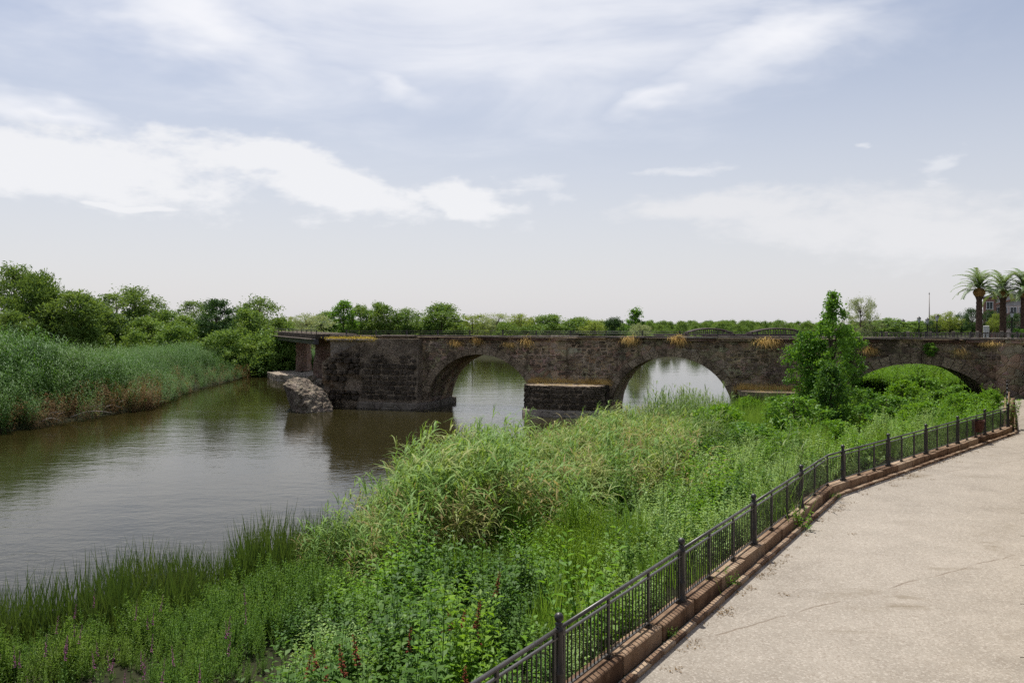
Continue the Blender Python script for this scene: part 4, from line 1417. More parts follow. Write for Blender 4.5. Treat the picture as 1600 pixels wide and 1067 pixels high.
# bank beyond the bridge, seen through the right arch
nb = 5200
cb = np.column_stack([nrg.uniform(20, 62, nb), nrg.uniform(58, 86, nb)])
wb2 = cb[:, 0] * BN.x + cb[:, 1] * BN.y - BD
okb = (river_sd(cb) > -0.2) & (wb2 > 5.5)
cb = cb[okb]
zb = ground_z(cb)
scatter('bank_herbs', 'leafy', np.column_stack([cb, zb]), nrg.uniform(0.7, 1.4, len(cb)) * np.where(zb > 3.0, 0.3, 1.0), nrg.uniform(0, 6.28, len(cb)), 'green herbs on the slope seen through the right arch', 'herbs')
h2 = nrg.random(len(cb)) < 0.22
scatter('bank_sedges', 'sedge', np.column_stack([cb[h2], zb[h2]]), nrg.uniform(0.9, 1.6, h2.sum()) * np.where(zb[h2] > 3.0, 0.4, 1.0), nrg.uniform(0, 6.28, h2.sum()), 'grass tufts among the herbs seen through the right arch', 'grass')

# ---------------------------------------------------------------- left bank cane brake
nc = 32000
cc = np.column_stack([nrg.uniform(-98, -26, nc), nrg.uniform(38, 132, nc)])
rs2 = river_sd(cc)
px_c = 800 + F * cc[:, 0] / cc[:, 1]
okc = (rs2 > -0.7) & (rs2 < 30) & (px_c > -420) & (px_c < 470) & ((cc[:, 0] < -33) | (cc[:, 1] < 100)) & (cc[:, 1] < 60 + 62 * sm(px_c, 120, 330) + 22)
cc, rs2, px_c = cc[okc], rs2[okc], px_c[okc]
cz2 = np.maximum(ground_z(cc), 0)
hfac = 1.02 - 0.42 * sm(cc[:, 1], 66, 92)
n_c = np.array([noise.noise(Vector((x * 0.16, y * 0.16, 1.2))) for x, y in cc])
edge = rs2 < 3.0
dead = edge & (px_c > 50) & (px_c < 250) & (nrg.random(len(cc)) < 0.45) | edge & (nrg.random(len(cc)) < 0.10)
live = ~dead & (nrg.random(len(cc)) < 0.60) & ~(edge & (px_c > 70) & (px_c < 230) & (nrg.random(len(cc)) < 0.35))
rise = sm(rs2, -0.7, 5.0)
scatter('giant_canes', 'cane', np.column_stack([cc, cz2])[live], ((0.52 + 0.48 * rise) * hfac * nrg.uniform(0.82, 1.12, len(cc)) * (1 + 0.34 * n_c))[live], nrg.uniform(0, 6.28, live.sum()),
        'dense tall green canes along the left bank', 'reeds', 0.07)
scatter('dead_canes', 'deadcane', np.column_stack([cc, cz2])[dead], (nrg.uniform(0.5, 1.15, len(cc)) * (0.7 + 0.3 * hfac))[dead], nrg.uniform(0, 6.28, dead.sum()),
        'dry brown canes along the foot of the left bank', 'reeds', 0.28)
# reeds on the islet by the ruined spans
ni = 900
ci_ = np.column_stack([nrg.uniform(-41.0, -25.5, ni), nrg.uniform(114, 125, ni)])
scatter('islet_canes', 'cane', np.column_stack([ci_, np.maximum(ground_z(ci_), 0.0)]), nrg.uniform(0.5, 0.82, ni), nrg.uniform(0, 6.28, ni), 'clump of green canes on the islet before the low brick pier', 'reeds', 0.07)

# dry grass on the two cutwater tops
pts = []
for (a, b, dpt, top) in ((-18.4, -12.1, 2.9, 2.45), (-1.7, 5.4, 2.4, 2.28)):
    for _ in range(420):
        s_ = rp.uniform(a, b); q = abs((s_ - (a + b) / 2) / ((b - a) / 2))
        w_ = -rp.uniform(0.05, 1.0) ** 1.5 * dpt * (1 - q ** 4) * 0.97
        p = BP(s_, w_, top); pts.append(p)
pts = np.array(pts)
bk = (pts @ np.array((BN.x, BN.y, 0)) - BD) > -0.7
scatter('dry_grass', 'straw', pts, np.where(bk, nrg.uniform(0.8, 1.9, len(pts)), nrg.uniform(0.18, 0.5, len(pts))), nrg.uniform(0, 6.28, len(pts)),
        'dry straw grass on the flat tops of the two bridge cutwaters', 'grass', 0.25)

# ---------------------------------------------------------------- dry tufts hanging on the bridge wall
def tuft_mesh(rd, n, L, matn, wind=0.6):
    V, Q = [], []
    for _ in range(n):
        a = rd.uniform(-1.5, 1.5)
        b = (rd.gauss(0, 0.30), rd.uniform(-0.1, 0.05), rd.gauss(0, 0.08))
        d = (math.sin(a) * 0.7 + wind * rd.random(), -math.cos(a) * rd.uniform(0.3, 0.9), rd.uniform(0.1, 1.3))
        blade_strip(V, Q, b, d, L * rd.uniform(0.4, 1.2), 0.022, rd.uniform(1.8, 4.0), 4)
    return mk('dry_grass_tuft', (V, Q), matn)
tm = [tuft_mesh(rp, 420, 0.85, 'straw') for _ in range(3)] + [tuft_mesh(rp, 160, 0.6, 'gold', 0.1), tuft_mesh(rp, 200, 1.1, 'straw', 1.0), tuft_mesh(rp, 560, 0.6, 'straw', 0.2)]
def on_wall(px, py, w=-0.15):
    a = math.atan((px - 800) / F) - BA
    s_ = (BD + w) * math.tan(a)
    Y = BP(s_, w, 0).y
    return BP(s_, w, HC + (HY - py) / F * Y)
for i, (px, py, sc_, lab) in enumerate([
    (712, 537, 0.9, 'dry golden grass tuft high above the left shoulder of the left arch'),
    (745, 534, 0.8, 'dry grass tuft over the crown of the left arch'),
    (795, 539, 0.8, 'lower dry grass tuft right of the crown of the left arch'),
    (822, 535, 1.0, 'bushy dry grass tuft above the right shoulder of the left arch'),
    (985, 533, 1.25, 'big dry grass tuft under the coping left of the middle arch crown'),
    (1060, 533, 1.05, 'dry grass tuft under the coping over the middle arch crown'),
    (1200, 537, 1.15, 'dry grass tuft on the wall left of the tall poplar'),
    (1358, 549, 0.85, 'pale dry grass tuft on the wall above the left haunch of the right arch'),
    (1499, 551, 0.75, 'small pale dry grass tuft above the right haunch of the right arch'),
    (1545, 538, 0.8, 'sparse dry grass tuft under the coping at the right end of the bridge')]):
    o = obj('dry_grass_tuft', tm[(0, 1, 2, 4, 5)[i % 5]], None, on_wall(px, py), -BA + rp.uniform(-0.5, 0.5), (sc_ * rp.uniform(0.75, 1.35), sc_, sc_ * rp.uniform(0.8, 1.3)))
    tag(o, lab, 'grass', 'dry tufts on the bridge')
for i in range(9):
    o = obj('ledge_grass_tuft', tm[3], None, BP(-36.9 + i * 0.5, -0.75, 6.0), -BA + rp.uniform(-0.4, 0.4), rp.uniform(0.7, 1.0))
    tag(o, 'golden grass tuft on the ledge of the broken bridge end', 'grass', 'golden tufts on the ledge')

# ---------------------------------------------------------------- flower spikes and docks on the near bank
def spike_plant(rd, h, matn, thick, nst):
    """stems with leaves, and the flower spikes apart"""
    V, Q, V2, Q2 = [], [], [], []
    for _ in range(nst):
        a = rd.uniform(0, 6.283)
        b = np.array((rd.gauss(0, 0.09), rd.gauss(0, 0.09), -0.05))
        ax = np.array((math.cos(a) * 0.18, math.sin(a) * 0.18, 1.0)); ax /= np.linalg.norm(ax)
        hh = h * rd.uniform(0.75, 1.1)
        stem_quads(V, Q, b, b + ax * hh, 0.009)
        for k in range(16):
            g = a + k * 2.4
            leaf4(V, Q, b + ax * hh * (0.1 + 0.55 * k / 16), (math.cos(g), math.sin(g), 0.5), (0, 0, 1), 0.09, 0.018)
        for k in range(46):
            q = 0.74 + 0.26 * k / 46
            g = rd.uniform(0, 6.283)
            sz = thick * (1.25 - 0.8 * (q - 0.74) / 0.26)
            leaf4(V2, Q2, b + ax * hh * q, (math.cos(g), math.sin(g), rd.uniform(0, 0.9)), (0, 0, 1), sz, sz * 0.7)
    return mk('stems', (V, Q), 'fine'), mk('flower_spike', (V2, Q2), matn)
loos = [spike_plant(rp, 1.3, 'purple', 0.030, 1) for _ in range(3)]
docks = [spike_plant(rp, 1.35, 'dock', 0.055, 1) for _ in range(3)]
def bank_point(px, py, up=0.9):
    """spot on the near bank whose plant top shows near this photo pixel"""
    Y = np.arange(8, 60, 0.1)
    x = (px - 800) / F * Y
    z = np.maximum(ground_z(np.column_stack([x, Y])), 0)
    k = int(np.argmin(np.abs(HY + F * (HC - z - up) / Y - py)))
    return Vector((x[k], Y[k], z[k]))
LOOS = [(140, 945), (75, 975), (110, 965), (120, 950), (232, 942), (238, 958), (205, 965), (225, 970), (165, 992), (110, 1026), (22, 1005), (40, 1015), (62, 1015), (78, 998), (90, 1000), (120, 992), (190, 1032),
        (142, 1053), (215, 1056), (225, 1063), (60, 1063), (243, 1005), (235, 1015), (155, 1014), (378, 945), (390, 948), (348, 975), (360, 987), (330, 1016), (300, 1040), (15, 1030), (160, 1030), (185, 1060), (280, 1025)]
for i, (px, py) in enumerate(LOOS):
    p = bank_point(px, py, 1.15)
    st_, sp_ = loos[i % 3]
    o = obj('purple_loosestrife', st_, None, p, rp.uniform(0, 6.28), (0.85, 0.85, rp.uniform(0.95, 1.15)))
    tag(o, 'slender plant with purple flower spikes on the lower left bank', 'flower', 'purple flower spikes')
    obj('flower_spike', sp_, o)
DOCK = [(438, 1045), (505, 1056), (562, 1045), (582, 1045), (635, 1005), (690, 965), (700, 950), (730, 980), (722, 995), (738, 962), (761, 935), (763, 950), (533, 1010), (560, 1055), (668, 1055)]
for i, (px, py) in enumerate(DOCK):
    p = bank_point(px, py, 1.2)
    st_, sp_ = docks[i % 3]
    o = obj('dock_plant', st_, None, p, rp.uniform(0, 6.28), rp.uniform(0.9, 1.15))
    tag(o, 'dock plant with rusty red seed spikes among the herbs at the bottom of the bank', 'plant', 'rusty dock spikes')
    obj('seed_spike', sp_, o)

# weeds at the foot of the kerb
wm = mk('weed', herb_clump(rp, 14, 0.42, 0.14, 0.085, 0.04, 12, 0.9, 0.3), 'leafy')
for (px, py, sc_, lab) in ((1246, 805, 1.45, 'large green weed growing at the bend of the kerb'), (1133, 893, 0.9, 'green weed growing out of the kerb left of the bend'), (1305, 762, 0.5, 'small weed at the foot of the kerb just right of the bend'),
                           (1043, 975, 0.45, 'tiny weed on the kerb edge below the railing'), (1185, 845, 0.6, 'low weed on the kerb between the two larger weeds')):
    Y = F * (HC - ZP - 0.1) / (py + 12 - HY)
    o = obj('weed', wm, None, ((px - 800) / F * Y, Y, ZP + 0.02), rp.uniform(0, 6), sc_)
    tag(o, lab, 'weed')

# pale dead branches lying at the foot of the left bank
for (px, py, L, rz_, lab) in ((110, 652, 3.2, 0.5, 'long bare branch lying at the foot of the left canes'), (150, 640, 2.4, -0.3, 'shorter bare branch beside the long one under the left canes'), (60, 662, 2.0, 0.9, 'bare branch dipping into the water at the left edge')):
    Y = F * (HC - 0.25) / (py - HY)
    p = Vector(((px - 800) / F * Y, Y, 0.25))
    m = MB()
    d = Vector((math.cos(rz_), math.sin(rz_) * 0.4, 0.12))
    q = [p + d * L * k / 5 + Vector((0, 0, 0.25 * math.sin(k * 0.7))) for k in range(6)]
    m.tube(q, [0.06, 0.052, 0.045, 0.036, 0.026, 0.012], 6)
    for k in (2, 3, 4):
        m.tube([q[k], q[k] + Vector((0.35, -0.2, 0.4)), q[k] + Vector((0.8, -0.25, 0.55))], [0.028, 0.018, 0.008], 5)
    tag(m.build('fallen_branch', MAT['palebark']), lab, 'branch', 'dead branches under the canes')
# ================================================================ TREES
def unit(v):
    n = np.linalg.norm(v, axis=-1, keepdims=True)
    return v / np.maximum(n, 1e-9)

def make_tree(seed, h, wid, leafmat, barkmat='bark', bare=0.18, ncl=90, per=55, leaf=0.30, aspect=0.55, cl=0.55, shape='round', strip=False, trunk_r=0.16):
    """trunk mesh with limbs, and a crown of separate leaves gathered in clumps; base at z=0, height h"""
    g = np.random.default_rng(seed)
    rd = random.Random(seed)
    cen = []
    tries = 0
    while len(cen) < ncl and tries < 20000:
        tries += 1
        q = g.random()
        z = bare + (1 - bare) * q
        if shape == 'round': rr = math.sqrt(max(0, 1 - (2 * q - 0.9) ** 2 / 1.21))
        elif shape == 'plume': rr = (0.55 + 1.5 * q) if q < 0.3 else max(0.16, 1 - ((q - 0.3) / 0.74) ** 1.9)
        elif shape == 'poplar': rr = (0.35 + 0.95 * q) if q < 0.45 else max(0.1, (1 - q) / 0.55) ** 0.6 * 0.85
        elif shape == 'spread': rr = min(1, 0.35 + 1.3 * q) * math.sqrt(max(0, 1 - max(0, q - 0.55) ** 2 / 0.21))
        else: rr = math.sqrt(max(0, 1 - q ** 2))           # mound
        a = g.uniform(0, 6.283)
        lob = 0.88 + 0.40 * noise.noise(Vector((math.cos(a) * 1.3 + seed, math.sin(a) * 1.3, q * 3.0)))
        rad = wid / 2 * rr * lob * g.uniform(0.05, 1.0) ** 0.42
        sway = wid * 0.16 * noise.noise(Vector((q * 2.2, seed * 0.7, 1.0))) if shape == 'plume' else 0.0
        cen.append((math.cos(a) * rad + sway, math.sin(a) * rad, z * h * (0.93 + 0.09 * noise.noise(Vector((math.cos(a) * 2, math.sin(a) * 2, seed))))))
    cen = np.array(cen)
    # limbs
    t = MB()
    bend = [Vector((0.10 * h * 0.15 * noise.noise(Vector((k, seed, 0))), 0.10 * h * 0.15 * noise.noise(Vector((k, 0, seed))), h * 0.86 * k / 6)) for k in range(7)]
    bend[0] = Vector((0, 0, -0.2))
    t.tube(bend, [trunk_r * (1 - 0.14 * k) for k in range(7)], 7)
    for c in cen[:: max(1, len(cen) // 34)]:
        z0 = max(bare * h * 0.6, c[2] - rd.uniform(0.12, 0.3) * h)
        k = min(5, int(z0 / (h * 0.86) * 6)); f = z0 / (h * 0.86) * 6 - k
        p0 = bend[k].lerp(bend[min(6, k + 1)], max(0, min(1, f)))
        p1 = Vector(c)
        pm_ = p0.lerp(p1, 0.5) + Vector((0, 0, 0.06 * h * rd.random()))
        t.tube([p0, pm_, p1], [trunk_r * 0.42 * (1 - z0 / h * 0.6), trunk_r * 0.25, 0.015], 4, False)
    # leaves
    N = len(cen) * per
    ci = np.repeat(np.arange(len(cen)), per)
    size = cl * g.uniform(0.6, 1.25, len(cen))[ci]
    off = g.normal(0, 1, (N, 3)) * size[:, None] * np.array((1, 1, 0.75)) * 0.62
    P = cen[ci] + off
    d = unit(g.normal(0, 1, (N, 3)) + unit(off) * 0.9 + (np.array((0, 0, 1.1)) if strip else np.array((0, 0, -0.25))))
    s = unit(np.cross(d, g.normal(0, 1, (N, 3)) + np.array((0, 0, 0.4))))
    L = leaf * g.uniform(0.6, 1.3, N)[:, None]
    Wd = L * aspect
    V = np.stack([P - d * L / 2, P + s * Wd / 2, P + d * L / 2, P - s * Wd / 2], 1).reshape(-1, 3)
    Q = np.arange(N * 4).reshape(-1, 4)
    return t.mesh('trunk', MAT[barkmat]), mesh_np('crown', V, Q, MAT[leafmat])

TK = {}
def kind(name, n, **kw):
    TK[name] = [(make_tree(100 * len(TK) + i, **kw), kw['h'], kw['wid']) for i in range(n)]
kind('tamarisk', 3, h=10, wid=8, leafmat='t_olive', ncl=190, per=80, leaf=0.46, aspect=0.28, cl=0.70, shape='spread', strip=True, bare=0.10)
kind('airy', 2, h=12, wid=8, leafmat='t_olive', ncl=120, per=85, leaf=0.40, aspect=0.34, cl=0.75, shape='spread', bare=0.22, trunk_r=0.26)
kind('euc', 2, h=12, wid=8, leafmat='t_olive', barkmat='palebark', ncl=85, per=120, leaf=0.34, aspect=0.5, cl=0.85, shape='spread', bare=0.25, trunk_r=0.24)
kind('round', 4, h=10, wid=8, leafmat='t_mid', ncl=150, per=70, leaf=0.34, aspect=0.6, cl=0.72, bare=0.04)
kind('dark', 2, h=10, wid=6, leafmat='t_dark', ncl=130, per=90, leaf=0.26, aspect=0.6, cl=0.55, shape='round', bare=0.03)
kind('poplar', 2, h=11, wid=6, leafmat='t_bright', ncl=100, per=70, leaf=0.26, aspect=0.75, cl=0.55, shape='poplar', bare=0.12)
kind('willow', 2, h=8, wid=8, leafmat='t_grey', ncl=100, per=70, leaf=0.36, aspect=0.22, cl=0.6, shape='spread', strip=True, bare=0.08)
kind('lime', 2, h=8, wid=7, leafmat='t_lime', ncl=90, per=70, leaf=0.30, aspect=0.4, cl=0.6, shape='round', bare=0.06)
kind('orange', 2, h=4.5, wid=4.0, leafmat='t_lime', ncl=80, per=70, leaf=0.16, aspect=0.5, cl=0.36, shape='round', bare=0.30, trunk_r=0.10)
kind('evergreen', 2, h=4.5, wid=4.0, leafmat='t_dark', ncl=80, per=70, leaf=0.16, aspect=0.5, cl=0.36, shape='round', bare=0.30, trunk_r=0.10)
kind('bush', 3, h=3.0, wid=3.2, leafmat='t_bright', ncl=70, per=60, leaf=0.18, aspect=0.6, cl=0.27, shape='spread', bare=0.04, trunk_r=0.05)
kind('shoots', 3, h=3.0, wid=3.0, leafmat='leafy', ncl=80, per=55, leaf=0.20, aspect=0.42, cl=0.24, shape='spread', strip=True, bare=0.02, trunk_r=0.04)
kind('mound', 2, h=4, wid=6, leafmat='t_mid', ncl=90, per=60, leaf=0.26, aspect=0.5, cl=0.5, shape='mound', bare=0.0, trunk_r=0.10)

rt = random.Random(9)
def tree(kd, px, ytop, wpx, Y, label, zb=None, name='tree', cat='tree', group=None, var=None):
    x = (px - 800) / F * Y
    z0 = gz(x, Y) if zb is None else zb
    H = HC + (HY - ytop) / F * Y - z0
    Wm = wpx / F * Y * (1.3 if Y > 100 and zb != 5.0 else 1.0)
    (tr, cr), h, w = TK[kd][rt.randrange(len(TK[kd])) if var is None else var]
    o = thing(name, label, cat, (x, Y, z0 - 0.05), rt.uniform(0, 6.28), group)
    o.scale = (Wm / w, Wm / w, H / h)
    obj('trunk', tr, o); obj('crown', cr, o)
    return o

# left bank
tree('airy', 22, 408, 82, 116, 'tall airy olive tree with dark forking limbs at the far left edge', var=0, group='left bank trees')
tree('tamarisk', 56, 424, 72, 112, 'tall feathery olive tree just right of the airy one at the far left', var=0, group='left bank trees')
tree('tamarisk', 112, 452, 96, 112, 'broad feathery olive tree between the far left pair and the gum trees', var=1, group='left bank trees')
tree('tamarisk', 12, 485, 80, 106, 'low yellowish feathery bush under the airy tree at the left edge', var=2, group='left bank trees')
tree('euc', 182, 456, 84, 126, 'spreading gum tree with dense rounded clumps left of the pale limbed one', var=1, group='left bank trees')
tree('euc', 212, 446, 78, 130, 'open gum tree with pale limbs, the tallest of the middle left trees', var=0, group='left bank trees')
tree('tamarisk', 150, 478, 70, 118, 'feathery olive bush in front of the spreading gum tree', var=2, group='left bank trees')
tree('dark', 178, 488, 52, 119, 'dark rounded bush below the spreading gum tree', var=1, group='left bank trees')
tree('round', 232, 494, 70, 121, 'dark green bushy tree below the pale limbed gum tree', var=0, group='left bank trees')
tree('round', 258, 480, 55, 128, 'mid green tree right of the gum trees', var=1, group='left bank trees')
tree('euc', 303, 468, 60, 134, 'light green rounded tree showing just left of the very dark tree', var=1, group='left bank trees')
tree('round', 290, 492, 60, 124, 'green bushy tree in front left of the very dark tree', var=2, group='left bank trees')
tree('dark', 338, 460, 56, 121, 'very dark dense tree standing out on the left bank', var=0, group='left bank trees')
tree('round', 383, 478, 66, 126, 'grey green tree right of the very dark tree', var=3, group='left bank trees')
tree('euc', 405, 462, 66, 131, 'open topped tree with two crowns right of the very dark tree', var=0, group='left bank trees')
tree('round', 440, 490, 45, 134, 'small green tree at the left end of the ruined spans', var=1, group='left bank trees')
tree('lime', 408, 507, 44, 128, 'light yellowish green bushy tree in front of the ruined spans', var=0, group='left bank trees')
tree('lime', 438, 512, 34, 131, 'thin light green sapling beside the left end of the ruined spans', var=1, group='left bank trees')
# beyond the bridge
FB = 'trees beyond the bridge'
tree('willow', 478, 487, 84, 152, 'pale grey green willow bush behind the ruined spans', var=0, group=FB, zb=2.0)
tree('round', 508, 486, 46, 196, 'mid green tree between the pale willow bush and the tall tree', var=2, group=FB)
tree('poplar', 537, 464, 52, 192, 'tall bright green tree above the broken end of the bridge', var=0, group=FB)
tree('round', 563, 473, 34, 196, 'narrow tree just right of the tall bright tree', var=1, group=FB)
tree('round', 592, 470, 52, 194, 'broad rounded green tree above the left pier', var=3, group=FB)
tree('round', 634, 481, 58, 196, 'rounded green tree left of the domed tree', var=0, group=FB)
tree('round', 690, 473, 66, 194, 'domed green tree above the left arch', var=2, group=FB)
tree('lime', 738, 488, 54, 198, 'pale yellowish green tree right of the domed tree', var=0, group=FB)
tree('willow', 776, 488, 58, 200, 'pale feathery tree above the right side of the left arch', var=1, group=FB)
tree('lime', 815, 489, 50, 198, 'pale yellowish tree with a bare top, second right of the feathery one', var=1, group=FB)
tree('round', 858, 489, 62, 200, 'mid green tree above the cutwater between the arches', var=1, group=FB)
tree('round', 905, 494, 56, 196, 'low green tree left of the dark round bush', var=3, group=FB)
tree('lime', 930, 497, 44, 190, 'bright low bush just left of the dark round bush', var=0, group=FB)
tree('dark', 960, 494, 34, 184, 'dark round bush beside the upright poplar beyond the bridge', var=1, group=FB)
tree('poplar', 993, 479, 42, 184, 'upright leafy poplar beyond the bridge left of the steel bridge', var=1, group=FB)
tree('willow', 1000, 503, 36, 178, 'small pale bush at the foot of the upright poplar', var=0, group=FB, zb=2.0)
tree('willow', 1345, 462, 62, 96, 'wispy grey green tree behind the bridge right of the tall poplar', var=1, group=FB)
tree('round', 1386, 496, 66, 122, 'rounded green tree on the embankment right of the wispy tree', var=0, group=FB)
tree('round', 1424, 502, 40, 140, 'dark green tree low between the street lamps', var=2, group=FB)
# low thickets that read as one mass
def thicket(name, kd, pts, scl, label):
    if kd not in PROTO:
        # crowns only: the thicket shows no stems
        proto(kd, [c[0][1] for c in TK[kd]])
    scatter(name, kd, pts, scl, nrg.uniform(0, 6.28, len(pts)), label, 'thicket', 0.05)
n_ = 130
tx = nrg.uniform(-66, 62, n_); ty = nrg.uniform(192, 214, n_)
thicket('far_bank_thicket', 'mound', np.column_stack([tx, ty, ground_z(np.column_stack([tx, ty]))]), nrg.uniform(0.8, 1.5, n_) * np.where(tx > 24, 0.38, 1.0), 'low green thicket lining the far bank beyond the bridge')
n_ = 170
a_ = nrg.uniform(-420, 480, n_); ty = nrg.uniform(112, 140, n_); tx = (a_ - 800) / F * ty
tz = ground_z(np.column_stack([tx, ty]))
k_ = tz > 0.4
thicket('left_bank_thicket', 'mound', np.column_stack([tx, ty, tz])[k_], nrg.uniform(0.8, 1.5, k_.sum()), 'bushes filling the gaps under the left bank trees')
n_ = 900
tx = nrg.uniform(-300, 420, n_); ty = nrg.uniform(330, 520, n_)
thicket('distant_wood', 'mound', np.column_stack([tx, ty, np.full(n_, 1.6)]), nrg.uniform(0.55, 1.9, n_), 'hazy low wood along the horizon behind the steel bridge')

# the tall poplar and its neighbours before the bridge
def near_tree(seed, px, ybase, Y, ytop, wpx, label, lx=0.0, **kw):
    x = (px - 800) / F * Y
    z0 = gz(x, Y)
    H = HC + (HY - ytop) / F * Y - z0
    tr, cr = make_tree(seed, h=H, wid=wpx / F * Y, leafmat=kw.pop('leafmat', 't_bright'), **kw)
    o = thing('poplar_tree', label, 'tree', (x, Y, z0 - 0.05), 0, 'poplars before the bridge')
    obj('trunk', tr, o); obj('crown', cr, o)
    return o
near_tree(501, 1300, 665, 52, 448, 82, 'tall bright green poplar standing before the bridge', ncl=150, per=62, leaf=0.145, aspect=0.85, cl=0.30, shape='plume', bare=0.16, trunk_r=0.14)
near_tree(502, 1262, 640, 53, 508, 66, 'shorter poplar leaning against the left side of the tall one', ncl=80, per=70, leaf=0.145, aspect=0.85, cl=0.36, shape='round', bare=0.32, trunk_r=0.10)
near_tree(503, 1298, 665, 46, 562, 62, 'dark leafy sucker growth at the foot of the tall poplar', ncl=110, per=65, leaf=0.13, aspect=0.8, cl=0.30, shape='mound', bare=0.02, leafmat='deep', trunk_r=0.06)  # darker leaf colour stands in for the shade of the tall crown
near_tree(504, 1330, 560, 55, 500, 40, 'small bright poplar shoot at the right of the tall poplar', ncl=50, per=60, leaf=0.14, aspect=0.85, cl=0.32, shape='round', bare=0.4, trunk_r=0.06)

BS = 'bushes on the near bank'
for (px, yt, w, Y, v, lab) in ((1240, 612, 120, 45, 0, 'large bright green bush below the tall poplar'), (1125, 630, 110, 44, 1, 'bright bush left of the large one below the sedges'), (1385, 612, 90, 50, 2, 'bush under the left part of the right arch'),
                              (1445, 586, 90, 58.5, 0, 'bush in the middle of the right arch opening'), (1500, 612, 60, 49, 1, 'light green bush by the right foot of the right arch'), (1548, 606, 44, 47, 2, 'bush beside the end posts of the railing'),
                              (1345, 628, 80, 46, 1, 'bush right of the poplar suckers'), (1440, 625, 90, 45, 2, 'low bush behind the middle of the far railing'), (1410, 592, 70, 57, 1, 'tall bush close before the left half of the right arch'), (1478, 596, 80, 57, 2, 'bush close before the right half of the right arch'),
                              (1520, 612, 44, 53, 0, 'bush at the right springing of the right arch'), (1345, 598, 64, 58, 2, 'bush at the left springing of the right arch'), (1305, 655, 80, 41, 0, 'low bush in front of the dark poplar suckers'),
                              (1180, 655, 110, 41, 2, 'rounded bush below left of the large bright bush'), (1170, 618, 60, 56, 1, 'pale bush against the right foot of the middle arch'), (870, 800, 90, 27, 2, 'bright leafy bush between the reeds and the pale herbs'),
                              (655, 850, 90, 21.5, 0, 'bright leafy bush before the reeds at the lower middle'), (1000, 745, 70, 33, 1, 'small bush right of the tall reeds')):
    o = tree('shoots' if (px * 7) % 3 == 0 else 'bush', px, yt, w, Y, lab, name='bush', cat='bush', group=BS, var=v)
# shrubs on the slope behind the right arch
for (px, yt, w, Y, v, lab) in ((1375, 572, 80, 76, 0, 'bush behind the left half of the right arch'), (1425, 556, 100, 78, 1, 'bush behind the crown of the right arch'), (1480, 572, 80, 77, 2, 'dark bush behind the right half of the right arch'), (1400, 580, 60, 74.5, 1, 'low loose shrub behind the arch between the left and crown bushes'), (1452, 582, 60, 74.5, 0, 'low loose shrub behind the arch just right of its crown'), (1350, 590, 50, 74, 2, 'loose shrub deep behind the left springing of the right arch')):
    tree('shoots' if v != 1 else 'bush', px, yt, w, Y, lab, name='bush', cat='bush', group='bushes behind the right arch', var=v)
# green shrub rooted in the bridge wall
(tr, cr), h_, w_ = TK['bush'][1]
o = thing('wall_shrub', 'small bright green shrub rooted high in the bridge wall over the right arch', 'shrub', on_wall(1455, 556, -0.3), 0.4)
o.scale = (0.36, 0.36, 0.33); obj('stem', tr, o); obj('leaves', cr, o)

# ---------------------------------------------------------------- palms
def frond_mesh(rd, L):
    V, Q = [], []
    p = np.zeros(3); d = np.array((math.cos(1.0), 0, math.sin(1.0)))
    pts = [p.copy()]; ds = []
    n = 20
    for i in range(n):
        ds.append(d.copy())
        p = p + d * L / n; pts.append(p.copy())
        d = d + np.array((0.02, 0, -0.046 - 0.0026 * i)); d /= np.linalg.norm(d)
    ds.append(d)
    for i in range(n):                                   # midrib
        w0, w1 = 0.06 * (1 - i / n) + 0.01, 0.06 * (1 - (i + 1) / n) + 0.01
        o = len(V); V += [pts[i] + (0, -w0, 0), pts[i] + (0, w0, 0), pts[i + 1] + (0, w1, 0), pts[i + 1] + (0, -w1, 0)]
        Q.append((o, o + 1, o + 2, o + 3))
    for i in range(3, n + 1):
        q = i / n
        ll = 0.62 * math.sin(min(1, q * 1.15 + 0.12) * 2.6) + 0.16
        for k in range(2):
            for sgn in (-1, 1):
                dd_ = ds[i] * 0.75 + np.array((0, sgn * 1.0, 0.28)) + np.array((rd.gauss(0, 0.08), 0, rd.gauss(0, 0.08)))
                blade_strip(V, Q, pts[i] - ds[i] * k * L / n * 0.5, dd_, ll * rd.uniform(0.85, 1.1), 0.11, 0.9, 2, 0.8)
    return mk('frond', (V, Q), 'palm')
fr = [frond_mesh(rp, 4.1) for _ in range(3)]

MAT['palmtrunk'] = plain('palm_trunk', (0.095, 0.062, 0.045), 0.95, 0.1, 0.0, 0.5, 5.0, 0.6)
MAT['palmboss'] = plain('palm_leaf_bases', (0.30, 0.17, 0.06), 0.9, 0.1, 0.0, 0.5, 7.0, 0.6)
def palm(px, ybase, ycrown, Y, label, rz):
    b, t = PX(px, ybase, Y), PX(px, ycrown, Y)
    H = t.z - b.z
    o = thing('palm_tree', label, 'palm', b, rz, 'palms on the embankment')
    m = MB()
    prof = []
    for k in range(26):
        q = k / 25
        prof.append((0.44 - 0.10 * q + 0.05 * (k % 2) + (0.16 if q > 0.93 else 0), H * q))
    m.lathe(prof, 12); m.build('trunk', MAT['palmtrunk'], o)
    m = MB(); m.lathe([(0.45, H - 0.3), (0.72, H + 0.1), (0.80, H + 0.45), (0.5, H + 0.9), (0.05, H + 1.0)], 14); m.build('leaf_base_boss', MAT['palmboss'], o)
    for i in range(34):
        q = i / 33
        f = obj('frond', fr[i % 3], o, (0, 0, H + 0.55 + 0.5 * q))
        f.rotation_euler = (0, R(52) - R(80) * q ** 0.85 + rt.uniform(-0.12, 0.12), i * 2.39996 + rt.uniform(-0.2, 0.2))
        f.scale = [rt.uniform(0.74, 0.95)] * 3
    return o
palm(1530, 536, 461, 112, 'leftmost of the three stout palms on the embankment', 0.3)
